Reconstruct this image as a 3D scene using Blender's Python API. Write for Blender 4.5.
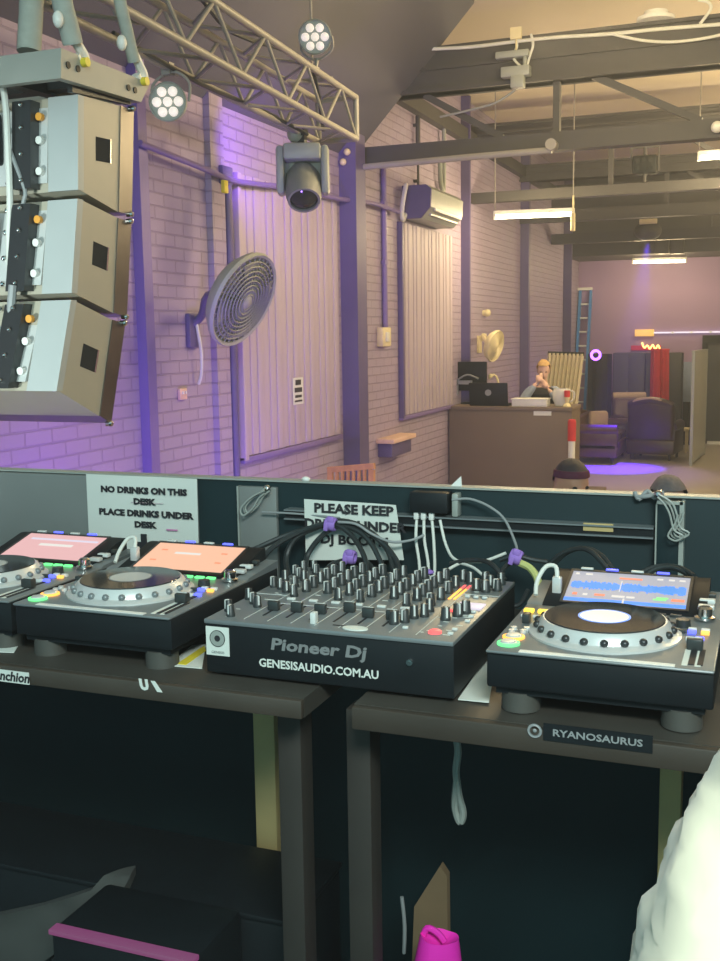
import bpy, bmesh, math, random
from mathutils import Vector, Matrix, noise as mnoise

random.seed(7)
PI = math.pi
S = bpy.context.scene
COL = S.collection
for o in list(bpy.data.objects):
    bpy.data.objects.remove(o)

# ------------------------------------------------------------------ camera
DZ = 1.74                       # height of the desk top above the dance floor
ST = DZ-1.0                     # stage floor
FPX, YAW, PITCH, ROLL = 1060.0, 0.370663, 0.136705, -0.014669
CAM = Vector((0.898, -1.5586, 0.57434 + DZ))
FW = Vector((-math.sin(YAW)*math.cos(PITCH), math.cos(YAW)*math.cos(PITCH), -math.sin(PITCH)))
_r = Vector((math.cos(YAW), math.sin(YAW), 0)); _u = _r.cross(FW)
RT = _r*math.cos(ROLL) + _u*math.sin(ROLL)
UP = -_r*math.sin(ROLL) + _u*math.cos(ROLL)
cd = bpy.data.cameras.new('camera'); cam = bpy.data.objects.new('camera', cd); COL.objects.link(cam)
cd.sensor_fit = 'VERTICAL'; cd.sensor_height = 24.0; cd.lens = FPX/961*24.0
cd.clip_start = 0.05; cd.clip_end = 100
m = Matrix((RT, UP, -FW)).transposed().to_4x4(); m.translation = CAM
cam.matrix_world = m
S.camera = cam


def pt(x, y, X=None, Y=None, Z=None):
    """where the line of sight through a photo point meets a wall, a depth or a height (metres)"""
    d = RT*((x-360)/FPX) - UP*((y-480.5)/FPX) + FW
    if X is not None: t = (X-CAM.x)/d.x
    elif Y is not None: t = (Y-CAM.y)/d.y
    else: t = (Z-CAM.z)/d.z
    return CAM + d*t


# ------------------------------------------------------------------ world, big lights, exposure
w = bpy.data.worlds.new('world'); S.world = w; w.use_nodes = True
bg = w.node_tree.nodes['Background']
bg.inputs[0].default_value = (0.33, 0.78, 0.84, 1); bg.inputs[1].default_value = 0.55
S.view_settings.view_transform = 'Standard'; S.view_settings.look = 'None'
S.view_settings.exposure = 0.55; S.view_settings.gamma = 1.0
S.view_settings.use_curve_mapping = False


def aim(o, target):
    d = Vector(target) - o.location
    o.rotation_euler = d.to_track_quat('-Z', 'Y').to_euler()


def area(name, loc, target, size, power, color, sy=None):
    l = bpy.data.lights.new(name, 'AREA'); l.energy = power; l.color = color; l.size = size
    if sy: l.shape = 'RECTANGLE'; l.size_y = sy
    o = bpy.data.objects.new(name, l); COL.objects.link(o); o.location = loc; aim(o, target); return o


def spot(name, loc, target, power, color, angle=60, blend=.6, r=.05):
    l = bpy.data.lights.new(name, 'SPOT'); l.energy = power; l.color = color
    l.spot_size = math.radians(angle); l.spot_blend = blend; l.shadow_soft_size = r
    o = bpy.data.objects.new(name, l); COL.objects.link(o); o.location = loc; aim(o, target); return o


# work light on the stage, over the shoulder of whoever takes the picture
area('stage_work_light', (1.6, -2.4, DZ+1.9), (-0.3, 1.0, DZ+0.2), 1.2, 80, (0.90, 1.0, 0.95), .5)
# stage wash lamp behind the desk, low, aimed up at the speaker array
spot('speaker_wash', (-1.8, -0.9, DZ+0.22), (-1.45, 1.5, DZ+0.55), 170, (0.86, 1.0, 0.97), 46, .8, .15)
# purple wash lamps on the hall floor, aimed at the left wall
spot('purple_wash_low', (-1.5, 2.6, 0.5), (-2.96, 4.4, DZ-0.35), 190, (0.38, 0.18, 1.0), 120, 1.0, .2)
spot('purple_wash_far', (-1.2, 4.6, 0.4), (-2.96, 7.2, DZ-0.6), 85, (0.46, 0.26, 1.0), 110, 1.0, .2)


def tube_glow(a, c, power):
    """the light of a lit tube, spread along its length"""
    a, c = Vector(a), Vector(c)
    for k in range(3):
        l = bpy.data.lights.new('tube_light_glow', 'POINT'); l.energy = power/3; l.color = (1.0, 0.77, 0.42); l.shadow_soft_size = .09
        o = bpy.data.objects.new('tube_light_glow', l); COL.objects.link(o); o.location = a.lerp(c, (k+.5)/3)


# warm hall tubes that hang outside the picture, over the dance floor
for (x, y, p) in ((-0.2, 5.8, 125), (2.6, 5.2, 130), (2.6, 8.9, 130), (2.2, 13.2, 150), (2.4, 18.0, 120)):
    tube_glow((x-.6, y, DZ+2.55), (x+.6, y, DZ+2.55), p)


# ------------------------------------------------------------------ materials
def mat(name, col, rough=.6, metal=0.0, vary=.12, scale=8.0, bump=0.0, emit=None, es=0.0, spec=None,
        alpha=None, trans=0.0, sheen=0.0):
    M = bpy.data.materials.new(name); M.use_nodes = True
    nt = M.node_tree; b = nt.nodes['Principled BSDF']
    b.inputs['Roughness'].default_value = rough; b.inputs['Metallic'].default_value = metal
    if spec is not None: b.inputs['Specular IOR Level'].default_value = spec
    if trans: b.inputs['Transmission Weight'].default_value = trans
    if alpha is not None: b.inputs['Alpha'].default_value = alpha
    if sheen: b.inputs['Sheen Weight'].default_value = sheen
    tc = nt.nodes.new('ShaderNodeTexCoord'); n = nt.nodes.new('ShaderNodeTexNoise')
    n.inputs['Scale'].default_value = scale; n.inputs['Detail'].default_value = 3
    nt.links.new(tc.outputs['Object'], n.inputs['Vector'])
    mx = nt.nodes.new('ShaderNodeMix'); mx.data_type = 'RGBA'
    c = Vector(col[:3])
    mx.inputs['A'].default_value = (*(c*(1-vary)), 1); mx.inputs['B'].default_value = (*[min(1, v*(1+vary)) for v in c], 1)
    nt.links.new(n.outputs['Fac'], mx.inputs['Factor'])
    nt.links.new(mx.outputs['Result'], b.inputs['Base Color'])
    if bump:
        bp = nt.nodes.new('ShaderNodeBump'); bp.inputs['Strength'].default_value = bump; bp.inputs['Distance'].default_value = .01
        nt.links.new(n.outputs['Fac'], bp.inputs['Height']); nt.links.new(bp.outputs['Normal'], b.inputs['Normal'])
    if emit:
        b.inputs['Emission Color'].default_value = (*emit, 1); b.inputs['Emission Strength'].default_value = es
    return M


def brick_mat(name, c1, c2, mortar, axis='yz'):
    M = bpy.data.materials.new(name); M.use_nodes = True
    nt = M.node_tree; b = nt.nodes['Principled BSDF']; b.inputs['Roughness'].default_value = .62
    g = nt.nodes.new('ShaderNodeNewGeometry'); sp = nt.nodes.new('ShaderNodeSeparateXYZ'); cb = nt.nodes.new('ShaderNodeCombineXYZ')
    nt.links.new(g.outputs['Position'], sp.inputs[0])
    nt.links.new(sp.outputs['Y' if axis == 'yz' else 'X'], cb.inputs[0]); nt.links.new(sp.outputs['Z'], cb.inputs[1])
    t = nt.nodes.new('ShaderNodeTexBrick'); nt.links.new(cb.outputs[0], t.inputs['Vector'])
    t.inputs['Color1'].default_value = (*c1, 1); t.inputs['Color2'].default_value = (*c2, 1); t.inputs['Mortar'].default_value = (*mortar, 1)
    t.inputs['Scale'].default_value = 1.0; t.inputs['Mortar Size'].default_value = .007; t.inputs['Mortar Smooth'].default_value = .3
    t.inputs['Brick Width'].default_value = .24; t.inputs['Row Height'].default_value = .086
    n = nt.nodes.new('ShaderNodeTexNoise'); n.inputs['Scale'].default_value = 2.2; n.inputs['Detail'].default_value = 6
    nt.links.new(g.outputs['Position'], n.inputs['Vector'])
    mx = nt.nodes.new('ShaderNodeMix'); mx.data_type = 'RGBA'; mx.blend_type = 'MULTIPLY'; mx.inputs['Factor'].default_value = .10
    nt.links.new(t.outputs['Color'], mx.inputs['A']); nt.links.new(n.outputs['Color'], mx.inputs['B'])
    nt.links.new(mx.outputs['Result'], b.inputs['Base Color'])
    bp = nt.nodes.new('ShaderNodeBump'); bp.inputs['Strength'].default_value = .9; bp.inputs['Distance'].default_value = .012; bp.invert = True
    nt.links.new(t.outputs['Fac'], bp.inputs['Height'])
    b2 = nt.nodes.new('ShaderNodeBump'); b2.inputs['Strength'].default_value = .25; b2.inputs['Distance'].default_value = .01
    nt.links.new(n.outputs['Fac'], b2.inputs['Height']); nt.links.new(bp.outputs['Normal'], b2.inputs['Normal'])
    nt.links.new(b2.outputs['Normal'], b.inputs['Normal'])
    return M


M = {}
M['brick'] = brick_mat('purple_painted_brick', (.385, .325, .45), (.365, .305, .43), (.315, .26, .375))
M['brick_far'] = mat('purple_render', (.34, .235, .385), .7, vary=.06, scale=1.2)
M['violet'] = mat('violet_gloss_paint', (.20, .15, .36), .45, vary=.12, scale=3)
M['violet_dark'] = mat('dark_violet_paint', (.11, .09, .21), .5, vary=.15, scale=3)
M['board'] = mat('lilac_board_paint', (.45, .39, .46), .6, vary=.08, scale=2.0)
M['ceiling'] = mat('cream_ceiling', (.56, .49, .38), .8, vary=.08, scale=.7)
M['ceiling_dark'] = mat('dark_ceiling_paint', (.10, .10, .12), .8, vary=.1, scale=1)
M['steel_dark'] = mat('dark_painted_steel', (.055, .054, .055), .6, vary=.2, scale=3)
M['steel_grey'] = mat('grey_painted_steel', (.30, .29, .26), .5, vary=.15, scale=4)
M['floor'] = mat('grey_concrete_floor', (.40, .37, .31), .35, vary=.12, scale=1.3)
M['stage'] = mat('black_stage_carpet', (.012, .022, .024), .9, vary=.3, scale=40)
M['black'] = mat('black_plastic', (.008, .011, .013), .5, vary=.2, scale=20, spec=.25)
M['black_panel'] = mat('black_panel_paint', (.007, .022, .026), .6, vary=.25, scale=4, spec=.22)
M['grey_panel'] = mat('grey_panel_paint_lit', (.19, .205, .195), .45, vary=.2, scale=4)  # lightened so the colour carries the light falling from the left
M['charcoal'] = mat('charcoal_metal', (.05, .054, .056), .35, .5, vary=.1)
M['plate'] = mat('grey_brushed_plate', (.19, .215, .22), .34, .2, vary=.1, scale=30)
M['silver'] = mat('silver_plastic', (.60, .62, .60), .30, .2, vary=.08)
M['chrome'] = mat('chrome', (.72, .72, .70), .15, 1.0, vary=.05)
M['knob'] = mat('dark_rubber_knob', (.028, .034, .034), .38, vary=.1)
M['knob_edge'] = mat('pale_knob_pointer', (.62, .66, .63), .4, vary=.05)
M['white'] = mat('white_plastic', (.74, .75, .70), .5, vary=.05)
M['paper'] = mat('white_paper', (.66, .70, .64), .8, vary=.05, scale=5)
M['ink'] = mat('black_ink', (.015, .016, .02), .7)
M['ink_red'] = mat('magenta_marker', (.58, .22, .42), .7)
M['ink_pale'] = mat('pale_pink_marker', (.60, .45, .50), .7)
M['cable'] = mat('black_cable_rubber', (.02, .026, .027), .4, vary=.15)
M['cable_white'] = mat('white_cable', (.66, .68, .62), .5)
M['cable_grey'] = mat('grey_cable', (.26, .28, .28), .5)
M['velcro'] = mat('purple_velcro', (.30, .17, .55), .8, vary=.15, scale=60)
M['yellow'] = mat('yellow_plastic', (.80, .66, .05), .5)
M['lime'] = mat('pale_lime_sleeve', (.52, .55, .20), .5)
M['wood_edge'] = mat('brown_table_edging', (.047, .037, .027), .55, vary=.25, scale=10)
M['wood_top'] = mat('dark_table_laminate', (.050, .046, .038), .5, vary=.2, scale=12)
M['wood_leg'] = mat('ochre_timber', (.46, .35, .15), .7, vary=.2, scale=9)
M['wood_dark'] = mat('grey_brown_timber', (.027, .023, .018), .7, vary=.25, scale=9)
M['speaker_warm_lit'] = mat('speaker_paint_warm_lit', (.40, .37, .29), .38, vary=.06, scale=12)  # yellowish light from the right put into the cabinet colour
M['speaker_cool_lit'] = mat('speaker_paint_cool_lit', (.40, .43, .42), .45, vary=.05, scale=12)  # same cabinet, cool light from behind put into its colour
M['rig_grey'] = mat('rigging_grey_paint', (.34, .35, .31), .5, vary=.08, scale=12)
M['sling'] = mat('grey_green_sling', (.38, .41, .36), .8, vary=.15, scale=40)
M['hook'] = mat('white_painted_steel', (.80, .80, .74), .4)
M['orange'] = mat('orange_plastic', (.75, .33, .04), .5)
M['fan_grey'] = mat('grey_fan_plastic', (.33, .34, .31), .5, vary=.1, scale=6)
M['fan_guard'] = mat('dark_grey_fan_grille', (.21, .22, .21), .5, vary=.15, scale=14)
M['cream'] = mat('cream_plastic', (.72, .64, .38), .5)
M['peach'] = mat('peach_plastic', (.72, .50, .40), .5)
M['bar'] = mat('brown_bar_laminate', (.165, .125, .095), .6, vary=.1, scale=2)
M['leather'] = mat('brown_leather', (.075, .035, .022), .38, vary=.3, scale=9, bump=.2)
M['leather_dark'] = mat('dark_brown_leather', (.036, .020, .015), .38, vary=.3, scale=9, bump=.2)
M['tan'] = mat('tan_wood', (.45, .33, .19), .5)
M['drape'] = mat('black_drape', (.018, .020, .022), .9, vary=.3, scale=3)
M['drape_grey'] = mat('charcoal_cabinet_paint', (.055, .058, .060), .6, vary=.15, scale=3)
M['red'] = mat('red_cloth', (.62, .04, .05), .8, vary=.2, scale=6)
M['beige'] = mat('beige_screen_cloth', (.55, .49, .36), .8, vary=.08, scale=4)
M['blue'] = mat('blue_fibreglass', (.07, .25, .58), .45, vary=.1)
M['skin'] = mat('skin', (.56, .31, .20), .55, vary=.08, scale=12)
M['skin_pale'] = mat('pale_skin', (.70, .46, .36), .55, vary=.08, scale=12)
M['hair_dark'] = mat('dark_hair', (.06, .05, .055), .7, vary=.3, scale=30, bump=.3)
M['hair_grey'] = mat('greying_hair', (.17, .16, .17), .75, vary=.35, scale=40, bump=.3)
M['hair_blond'] = mat('fair_hair', (.52, .33, .13), .6, vary=.25, scale=30, bump=.3)
M['maroon'] = mat('maroon_knit', (.115, .03, .06), .85, vary=.2, scale=60, bump=.2)
M['cloth_black'] = mat('black_cotton', (.025, .026, .032), .9, vary=.3, scale=14)
M['cloth_blue'] = mat('grey_blue_cotton', (.27, .33, .45), .85, vary=.2, scale=14)
M['cloth_dark'] = mat('dark_denim', (.04, .045, .07), .9, vary=.2, scale=14)
M['fluff'] = mat('cream_fleece', (.62, .57, .43), .95, vary=.08, scale=18, sheen=.4)
M['pink'] = mat('hot_pink_cloth', (.85, .02, .48), .7, vary=.12, scale=12, emit=(1, .02, .6), es=0)
M['grey_cloth'] = mat('grey_cloth', (.060, .062, .056), .9, vary=.2, scale=9)
M['cardboard'] = mat('brown_board', (.17, .115, .06), .8, vary=.25, scale=8)
M['wicker'] = mat('honey_wicker', (.50, .27, .10), .7, vary=.25, scale=18)
M['lens'] = mat('dark_lens_glass', (.02, .025, .028), .08, vary=.1)
M['par_lens'] = mat('lit_par_lens', (.8, .75, .7), .3, emit=(1, .86, .76), es=.42)
M['smoked'] = mat('smoked_grey', (.30, .33, .30), .4, vary=.1)
M['logo_grey'] = mat('grey_lettering', (.20, .21, .21), .5)
M['gunmetal'] = mat('gunmetal', (.17, .16, .15), .3, .9, vary=.3, scale=6)
M['hole'] = mat('deep_black', (.010, .012, .014), .95)
M['foot'] = mat('grey_rubber_foot', (.065, .065, .056), .6, vary=.1)
M['clear'] = mat('clear_plastic', (.80, .82, .80), .15, alpha=.55)
M['perspex'] = mat('frosted_perspex', (.50, .52, .44), .3, alpha=.75, vary=.05)


def glow(name, col, s, base=(.05, .05, .05)):
    return mat(name, base, .4, emit=col, es=s)


M['tube_glow'] = glow('warm_tube_glow', (1.0, .88, .60), 9.0)
M['screen_grey'] = glow('screen_grey_glow', (.30, .31, .36), 1.0)
M['screen_blue'] = glow('screen_blue_glow', (.03, .20, .80), 1.1)
M['screen_pink'] = glow('screen_pink_glow', (.70, .40, .40), .80)
M['screen_peach'] = glow('screen_peach_glow', (.82, .46, .30), .80)
M['screen_white'] = glow('screen_white_glow', (.95, .92, .85), .6)
M['label_white'] = mat('white_jog_label', (.78, .80, .82), .4, emit=(.9, .92, 1), es=.08)
M['screen_red'] = glow('screen_red_glow', (.85, .20, .10), 1.0)
M['screen_green'] = glow('screen_green_glow', (.20, .75, .20), 1.0)
M['screen_lilac'] = glow('screen_lilac_glow', (.74, .68, .80), .7)
M['led_green'] = glow('green_led', (.12, .9, .22), 1.3)
M['led_orange'] = glow('orange_led', (1.0, .42, .06), 1.4)
M['led_yellow'] = glow('amber_led', (1.0, .62, .04), 1.5)
M['led_blue'] = glow('blue_led', (.08, .10, 1.0), 1.8)
M['led_red'] = glow('red_led', (1.0, .10, .10), 1.2)
M['led_violet'] = glow('violet_led', (.35, .10, 1.0), 4.0)
M['led_white'] = glow('white_led', (1.0, .93, .90), 2.0)
M['neon'] = glow('orange_neon', (1.0, .55, .12), 3.0)


# ------------------------------------------------------------------ mesh builder
class MB:
    def __init__(s): s.bm = bmesh.new()

    def _mi(s, faces, m):
        for f in faces: f.material_index = m

    def box(s, c, d, m=0, rot=None, bev=0.0, seg=2):
        r = bmesh.ops.create_cube(s.bm, size=1.0); vs = r['verts']
        for v in vs: v.co = Vector((v.co.x*d[0], v.co.y*d[1], v.co.z*d[2]))
        es = list({e for v in vs for e in v.link_edges}); fs = {f for v in vs for f in v.link_faces}
        if bev:
            rr = bmesh.ops.bevel(s.bm, geom=es, offset=bev, segments=seg, profile=.5, affect='EDGES')
            fs = set(f for f in fs if f.is_valid) | set(rr['faces'])
            vs = list({v for f in fs for v in f.verts})
        for v in vs:
            v.co = (rot @ v.co if rot is not None else v.co) + Vector(c)
        s._mi(fs, m); return s

    def bx(s, x0, x1, y0, y1, z0, z1, m=0, bev=0.0):
        return s.box(((x0+x1)/2, (y0+y1)/2, (z0+z1)/2), (abs(x1-x0), abs(y1-y0), abs(z1-z0)), m, None, bev)

    def cyl(s, p0, p1, r0, r1=None, seg=16, m=0, caps=True):
        p0, p1 = Vector(p0), Vector(p1); d = p1-p0; L = d.length
        if L < 1e-6: return s
        r = bmesh.ops.create_cone(s.bm, cap_ends=caps, cap_tris=False, segments=seg, radius1=r0, radius2=r0 if r1 is None else r1, depth=L)
        q = d.to_track_quat('Z', 'Y').to_matrix()
        for v in r['verts']: v.co = q @ v.co + (p0+p1)/2
        s._mi({f for v in r['verts'] for f in v.link_faces}, m); return s

    def bar(s, p0, p1, wx, wy, m=0, up=(0, 0, 1)):
        p0, p1 = Vector(p0), Vector(p1); d = p1-p0; L = d.length; z = d.normalized()
        x = Vector(up).cross(z)
        if x.length < 1e-3: x = Vector((1, 0, 0))
        x.normalize(); y = z.cross(x)
        return s.box((p0+p1)/2, (wx, wy, L), m, Matrix((x, y, z)).transposed())

    def tube(s, pts, r, seg=8, m=0, smooth=4, closed=False):
        P = [Vector(p) for p in pts]
        if smooth and len(P) > 2:
            Q = []; n = len(P)
            rng = range(n if closed else n-1)
            for i in rng:
                g = lambda k: P[k % n] if closed else P[max(0, min(n-1, k))]
                a, b, c, d = g(i-1), g(i), g(i+1), g(i+2)
                for j in range(smooth):
                    t = j/smooth
                    Q.append(.5*((2*b)+(c-a)*t+(2*a-5*b+4*c-d)*t*t+(3*b-a-3*c+d)*t**3))
            if not closed: Q.append(P[-1])
            P = Q
        n = len(P); rings = []; nrm = None
        for i in range(n):
            if closed: t = P[(i+1) % n]-P[i-1]
            else: t = P[min(n-1, i+1)]-P[max(0, i-1)]
            if t.length < 1e-9: t = Vector((0, 0, 1))
            t.normalize()
            if nrm is None:
                nrm = t.orthogonal().normalized()
            nrm = (nrm - t*nrm.dot(t))
            if nrm.length < 1e-6: nrm = t.orthogonal()
            nrm.normalize(); bn = t.cross(nrm)
            rr = r(i/(n-1)) if callable(r) else r
            rings.append([s.bm.verts.new(P[i]+(nrm*math.cos(2*PI*k/seg)+bn*math.sin(2*PI*k/seg))*rr) for k in range(seg)])
        fs = []
        for i in range(n if closed else n-1):
            A, B = rings[i], rings[(i+1) % n]
            for k in range(seg): fs.append(s.bm.faces.new((A[k], A[(k+1) % seg], B[(k+1) % seg], B[k])))
        if not closed:
            fs.append(s.bm.faces.new(rings[0][::-1])); fs.append(s.bm.faces.new(rings[-1]))
        s._mi(fs, m); return s

    def lathe(s, prof, seg=32, m=0, mw=None, c=(0, 0, 0), sc=(1, 1)):
        mw = mw or Matrix.Identity(3); c = Vector(c); rings = []
        for (r, z) in prof:
            if r < 1e-6: rings.append([s.bm.verts.new(mw @ Vector((0, 0, z))+c)])
            else: rings.append([s.bm.verts.new(mw @ Vector((r*sc[0]*math.cos(2*PI*k/seg), r*sc[1]*math.sin(2*PI*k/seg), z))+c) for k in range(seg)])
        fs = []
        for A, B in zip(rings, rings[1:]):
            for k in range(seg):
                a, b = (A[k % len(A)], A[(k+1) % len(A)]); c_, d = (B[(k+1) % len(B)], B[k % len(B)])
                vs = []
                for v in (a, b, c_, d):
                    if v not in vs: vs.append(v)
                if len(vs) > 2: fs.append(s.bm.faces.new(vs))
        s._mi(fs, m); return s

    def prism(s, poly, ext, m=0):
        a = [s.bm.verts.new(Vector(p)) for p in poly]; b = [s.bm.verts.new(Vector(p)+Vector(ext)) for p in poly]
        n = len(a); fs = [s.bm.faces.new(a[::-1]), s.bm.faces.new(b)]
        for k in range(n): fs.append(s.bm.faces.new((a[k], a[(k+1) % n], b[(k+1) % n], b[k])))
        s._mi(fs, m); return s

    def hexa(s, A, B, m=0):
        """solid between two quads of matching corner order"""
        a = [s.bm.verts.new(Vector(p)) for p in A]; b = [s.bm.verts.new(Vector(p)) for p in B]
        fs = [s.bm.faces.new(a[::-1]), s.bm.faces.new(b)]
        for k in range(4): fs.append(s.bm.faces.new((a[k], a[(k+1) % 4], b[(k+1) % 4], b[k])))
        s._mi(fs, m); return s

    def ball(s, c, r, sc=(1, 1, 1), seg=16, m=0, rot=None):
        q = bmesh.ops.create_uvsphere(s.bm, u_segments=seg, v_segments=max(6, seg//2+2), radius=r)
        for v in q['verts']:
            p = Vector((v.co.x*sc[0], v.co.y*sc[1], v.co.z*sc[2]))
            v.co = (rot @ p if rot is not None else p)+Vector(c)
        s._mi({f for v in q['verts'] for f in v.link_faces}, m); return s

    def build(s, name, mats, parent=None, angle=35, loc=None):
        bmesh.ops.recalc_face_normals(s.bm, faces=s.bm.faces)
        me = bpy.data.meshes.new(name); s.bm.to_mesh(me); s.bm.free()
        for k in (mats if isinstance(mats, (list, tuple)) else [mats]): me.materials.append(M[k] if isinstance(k, str) else k)
        for p in me.polygons: p.use_smooth = True
        me.set_sharp_from_angle(angle=math.radians(angle))
        o = bpy.data.objects.new(name, me); COL.objects.link(o)
        if parent: o.parent = parent
        if loc is not None: o.location = loc
        return o


def tag(o, label, cat, group=None, kind=None):
    o['label'] = label; o['category'] = cat
    if group: o['group'] = group
    if kind: o['kind'] = kind
    return o


def thing(name, label, cat, loc=(0, 0, 0), rz=0, group=None):
    o = bpy.data.objects.new(name, None); COL.objects.link(o); o.empty_display_size = .05
    o.location = loc; o.rotation_euler = (0, 0, rz)
    return tag(o, label, cat, group)


def struct(o): o['kind'] = 'structure'; return o


def share(name, src, parent, loc, rot=None, scale=None):
    o = bpy.data.objects.new(name, src.data); COL.objects.link(o); o.parent = parent; o.location = loc
    if rot: o.rotation_euler = rot
    if scale: o.scale = scale
    return o


def copy_tree(o, parent=None):
    c = o.copy(); COL.objects.link(c); c.parent = parent
    for ch in list(o.children): copy_tree(ch, c)
    return c


def text(name, s, size, m, parent=None, loc=(0, 0, 0), rot=(PI/2, 0, 0), bold=0.0, ext=.0004, sx=1.0, shear=0.0, align='CENTER', space=1.0):
    cu = bpy.data.curves.new('txt', 'FONT'); cu.body = s; cu.size = size; cu.align_x = align; cu.align_y = 'CENTER'
    cu.extrude = ext; cu.offset = bold; cu.shear = shear; cu.space_character = space; cu.resolution_u = 2
    t = bpy.data.objects.new('txt', cu); COL.objects.link(t)
    dg = bpy.context.evaluated_depsgraph_get(); dg.update()
    me = bpy.data.meshes.new_from_object(t.evaluated_get(dg))
    bpy.data.objects.remove(t); bpy.data.curves.remove(cu)
    me.materials.clear(); me.materials.append(M[m]); me.name = name
    for v in me.vertices: v.co.x *= sx
    o = bpy.data.objects.new(name, me); COL.objects.link(o)
    if parent: o.parent = parent
    o.location = loc; o.rotation_euler = rot
    return o


# ------------------------------------------------------------------ the room
XW, YF, ZC = -2.96, 21.2, DZ+3.6
EAVE = DZ+3.08
struct(MB().bx(XW-.2, 7.5, -4.2, YF+.2, -.12, 0).build('floor', 'floor'))
struct(MB().bx(XW-.25, XW, -4.2, YF+.2, 0, ZC).build('wall_left', 'brick'))
struct(MB().bx(XW, 7.5, YF, YF+.2, 0, ZC).build('wall_far', 'brick_far'))
struct(MB().bx(7.3, 7.5, -4.2, YF, 0, ZC).build('wall_right', 'brick_far'))
struct(MB().bx(XW-.25, 7.5, 8.3, YF+.2, ZC, ZC+.1).build('ceiling', 'ceiling'))
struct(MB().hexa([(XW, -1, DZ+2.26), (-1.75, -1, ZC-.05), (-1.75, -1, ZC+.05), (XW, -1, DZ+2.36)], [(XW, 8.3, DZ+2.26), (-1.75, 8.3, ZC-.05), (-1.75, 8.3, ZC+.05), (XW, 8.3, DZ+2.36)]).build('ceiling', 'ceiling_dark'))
struct(MB().bx(-1.75, 7.5, -1.0, 8.3, ZC, ZC+.1).build('ceiling', 'ceiling'))
struct(MB().bx(-2.8, 6.5, -4.0, .72, 0, DZ-1.0).build('floor', 'stage'))

# stage haze that hangs in the hall
hz_ = MB().bx(XW-.1, 7.4, -4.3, YF+.1, -.06, ZC+.05).build('haze', 'white')
hm = bpy.data.materials.new('stage_haze'); hm.use_nodes = True
nt = hm.node_tree; nt.nodes.clear(); ou = nt.nodes.new('ShaderNodeOutputMaterial'); vs = nt.nodes.new('ShaderNodeVolumeScatter')
vs.inputs['Color'].default_value = (.95, .95, .95, 1); vs.inputs['Density'].default_value = .008; vs.inputs['Anisotropy'].default_value = .2
nt.links.new(vs.outputs[0], ou.inputs['Volume']); hz_.data.materials[0] = hm
tag(hz_, 'thin stage haze hanging in the air of the hall', 'haze', None, 'stuff')

# steel columns and brick piers on the left wall: (left px, right px, row, how far it stands out, material)
tn = 1


def pier(xl, xr, row, p, m, z0=0, z1=ZC):
    global tn
    y0 = pt(xl, row, X=XW).y; y1 = pt(xr, row, X=XW+p).y
    o = struct(MB().bx(XW, XW+p, y0, max(y1, y0+.06), z0, z1-.01).build('trim_%d' % tn, m)); tn += 1
    return y0, y1


pier(134, 152, 260, .07, 'violet')
pier(207, 226, 230, .05, 'brick')
pier(341, 367, 300, .17, 'violet_dark')
pier(461, 469, 300, .12, 'violet_dark')
pier(520, 530, 300, .14, 'violet_dark')
pier(563, 569, 300, .16, 'violet_dark')
# eave beam along the wall head
struct(MB().bx(XW, XW+.10, 8.4, YF, EAVE-.06, EAVE+.10).build('trim_%d' % tn, 'steel_dark')); tn += 1
# bulkhead over the far end
struct(MB().bx(XW, 7.3, YF-1.6, YF, DZ+2.02, ZC).build('trim_%d' % tn, 'steel_dark')); tn += 1


def roof_truss(Y, ztop0, ztop1, zlow0, zlow1, posts, diags, n, dep=.16):
    global tn
    b = MB()
    b.bx(XW, 7.3, Y, Y+dep, ztop0, ztop1)
    b.bx(XW, 7.3, Y-.05, Y+dep+.05, ztop0, ztop0+.03); b.bx(XW, 7.3, Y-.05, Y+dep+.05, ztop1-.03, ztop1)
    b.bx(XW, 7.3, Y-.03, Y, (ztop0+ztop1)/2, (ztop0+ztop1)/2+.03)
    b.bx(XW, 7.3, Y, Y+dep, zlow0, zlow1)
    for x in posts: b.bx(x-.03, x+.03, Y+.04, Y+.12, zlow1, ztop0)
    for (x0, z0, x1, z1) in diags: b.bar((x0, Y+.08, z0), (x1, Y+.08, z1), .06, .06, up=(0, 1, 0))
    o = struct(b.build('trim_%d' % n, 'steel_dark'))
    return o


roof_truss(8.3, DZ+2.80, DZ+3.20, DZ+2.20, DZ+2.36, (-1.0, 1.6), ((-.93, DZ+2.95, .25, DZ+2.36), (-2.25, DZ+2.80, -1.5, DZ+2.36), (2.0, DZ+2.8, 3.4, DZ+2.36)), 11)
roof_truss(12.6, DZ+3.05, DZ+3.30, DZ+2.30, DZ+2.43, (-1.12, 1.2), ((-.3, DZ+3.05, .6, DZ+2.43),), 12)
roof_truss(15.6, DZ+2.95, DZ+3.20, DZ+2.30, DZ+2.48, (-.7,), ((-.4, DZ+2.95, .4, DZ+2.45),), 13)
roof_truss(18.2, DZ+2.75, DZ+3.20, DZ+2.16, DZ+2.34, (-.2,), (), 14)

# skirting of the far wall and the black door at its right
b = MB(); x0 = pt(706, 400, Y=YF-.06).x
b.bx(x0, x0+1.3, YF-.06, YF, 0, 2.05); struct(b.build('door_1', 'drape_grey'))
b = MB(); b.bx(x0-.1, x0, YF-.12, YF, 0, 2.2); b.bx(x0, x0+1.3, YF-.12, YF, 2.05, 2.2)
struct(b.build('trim_15', 'drape'))
tag(MB().bx(x0+.05, x0+1.2, YF-.16, YF-.075, 0, .06).build('threshold_strip', 'white'),
    'white strip on the floor at the foot of the far dark door', 'threshold')


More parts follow.
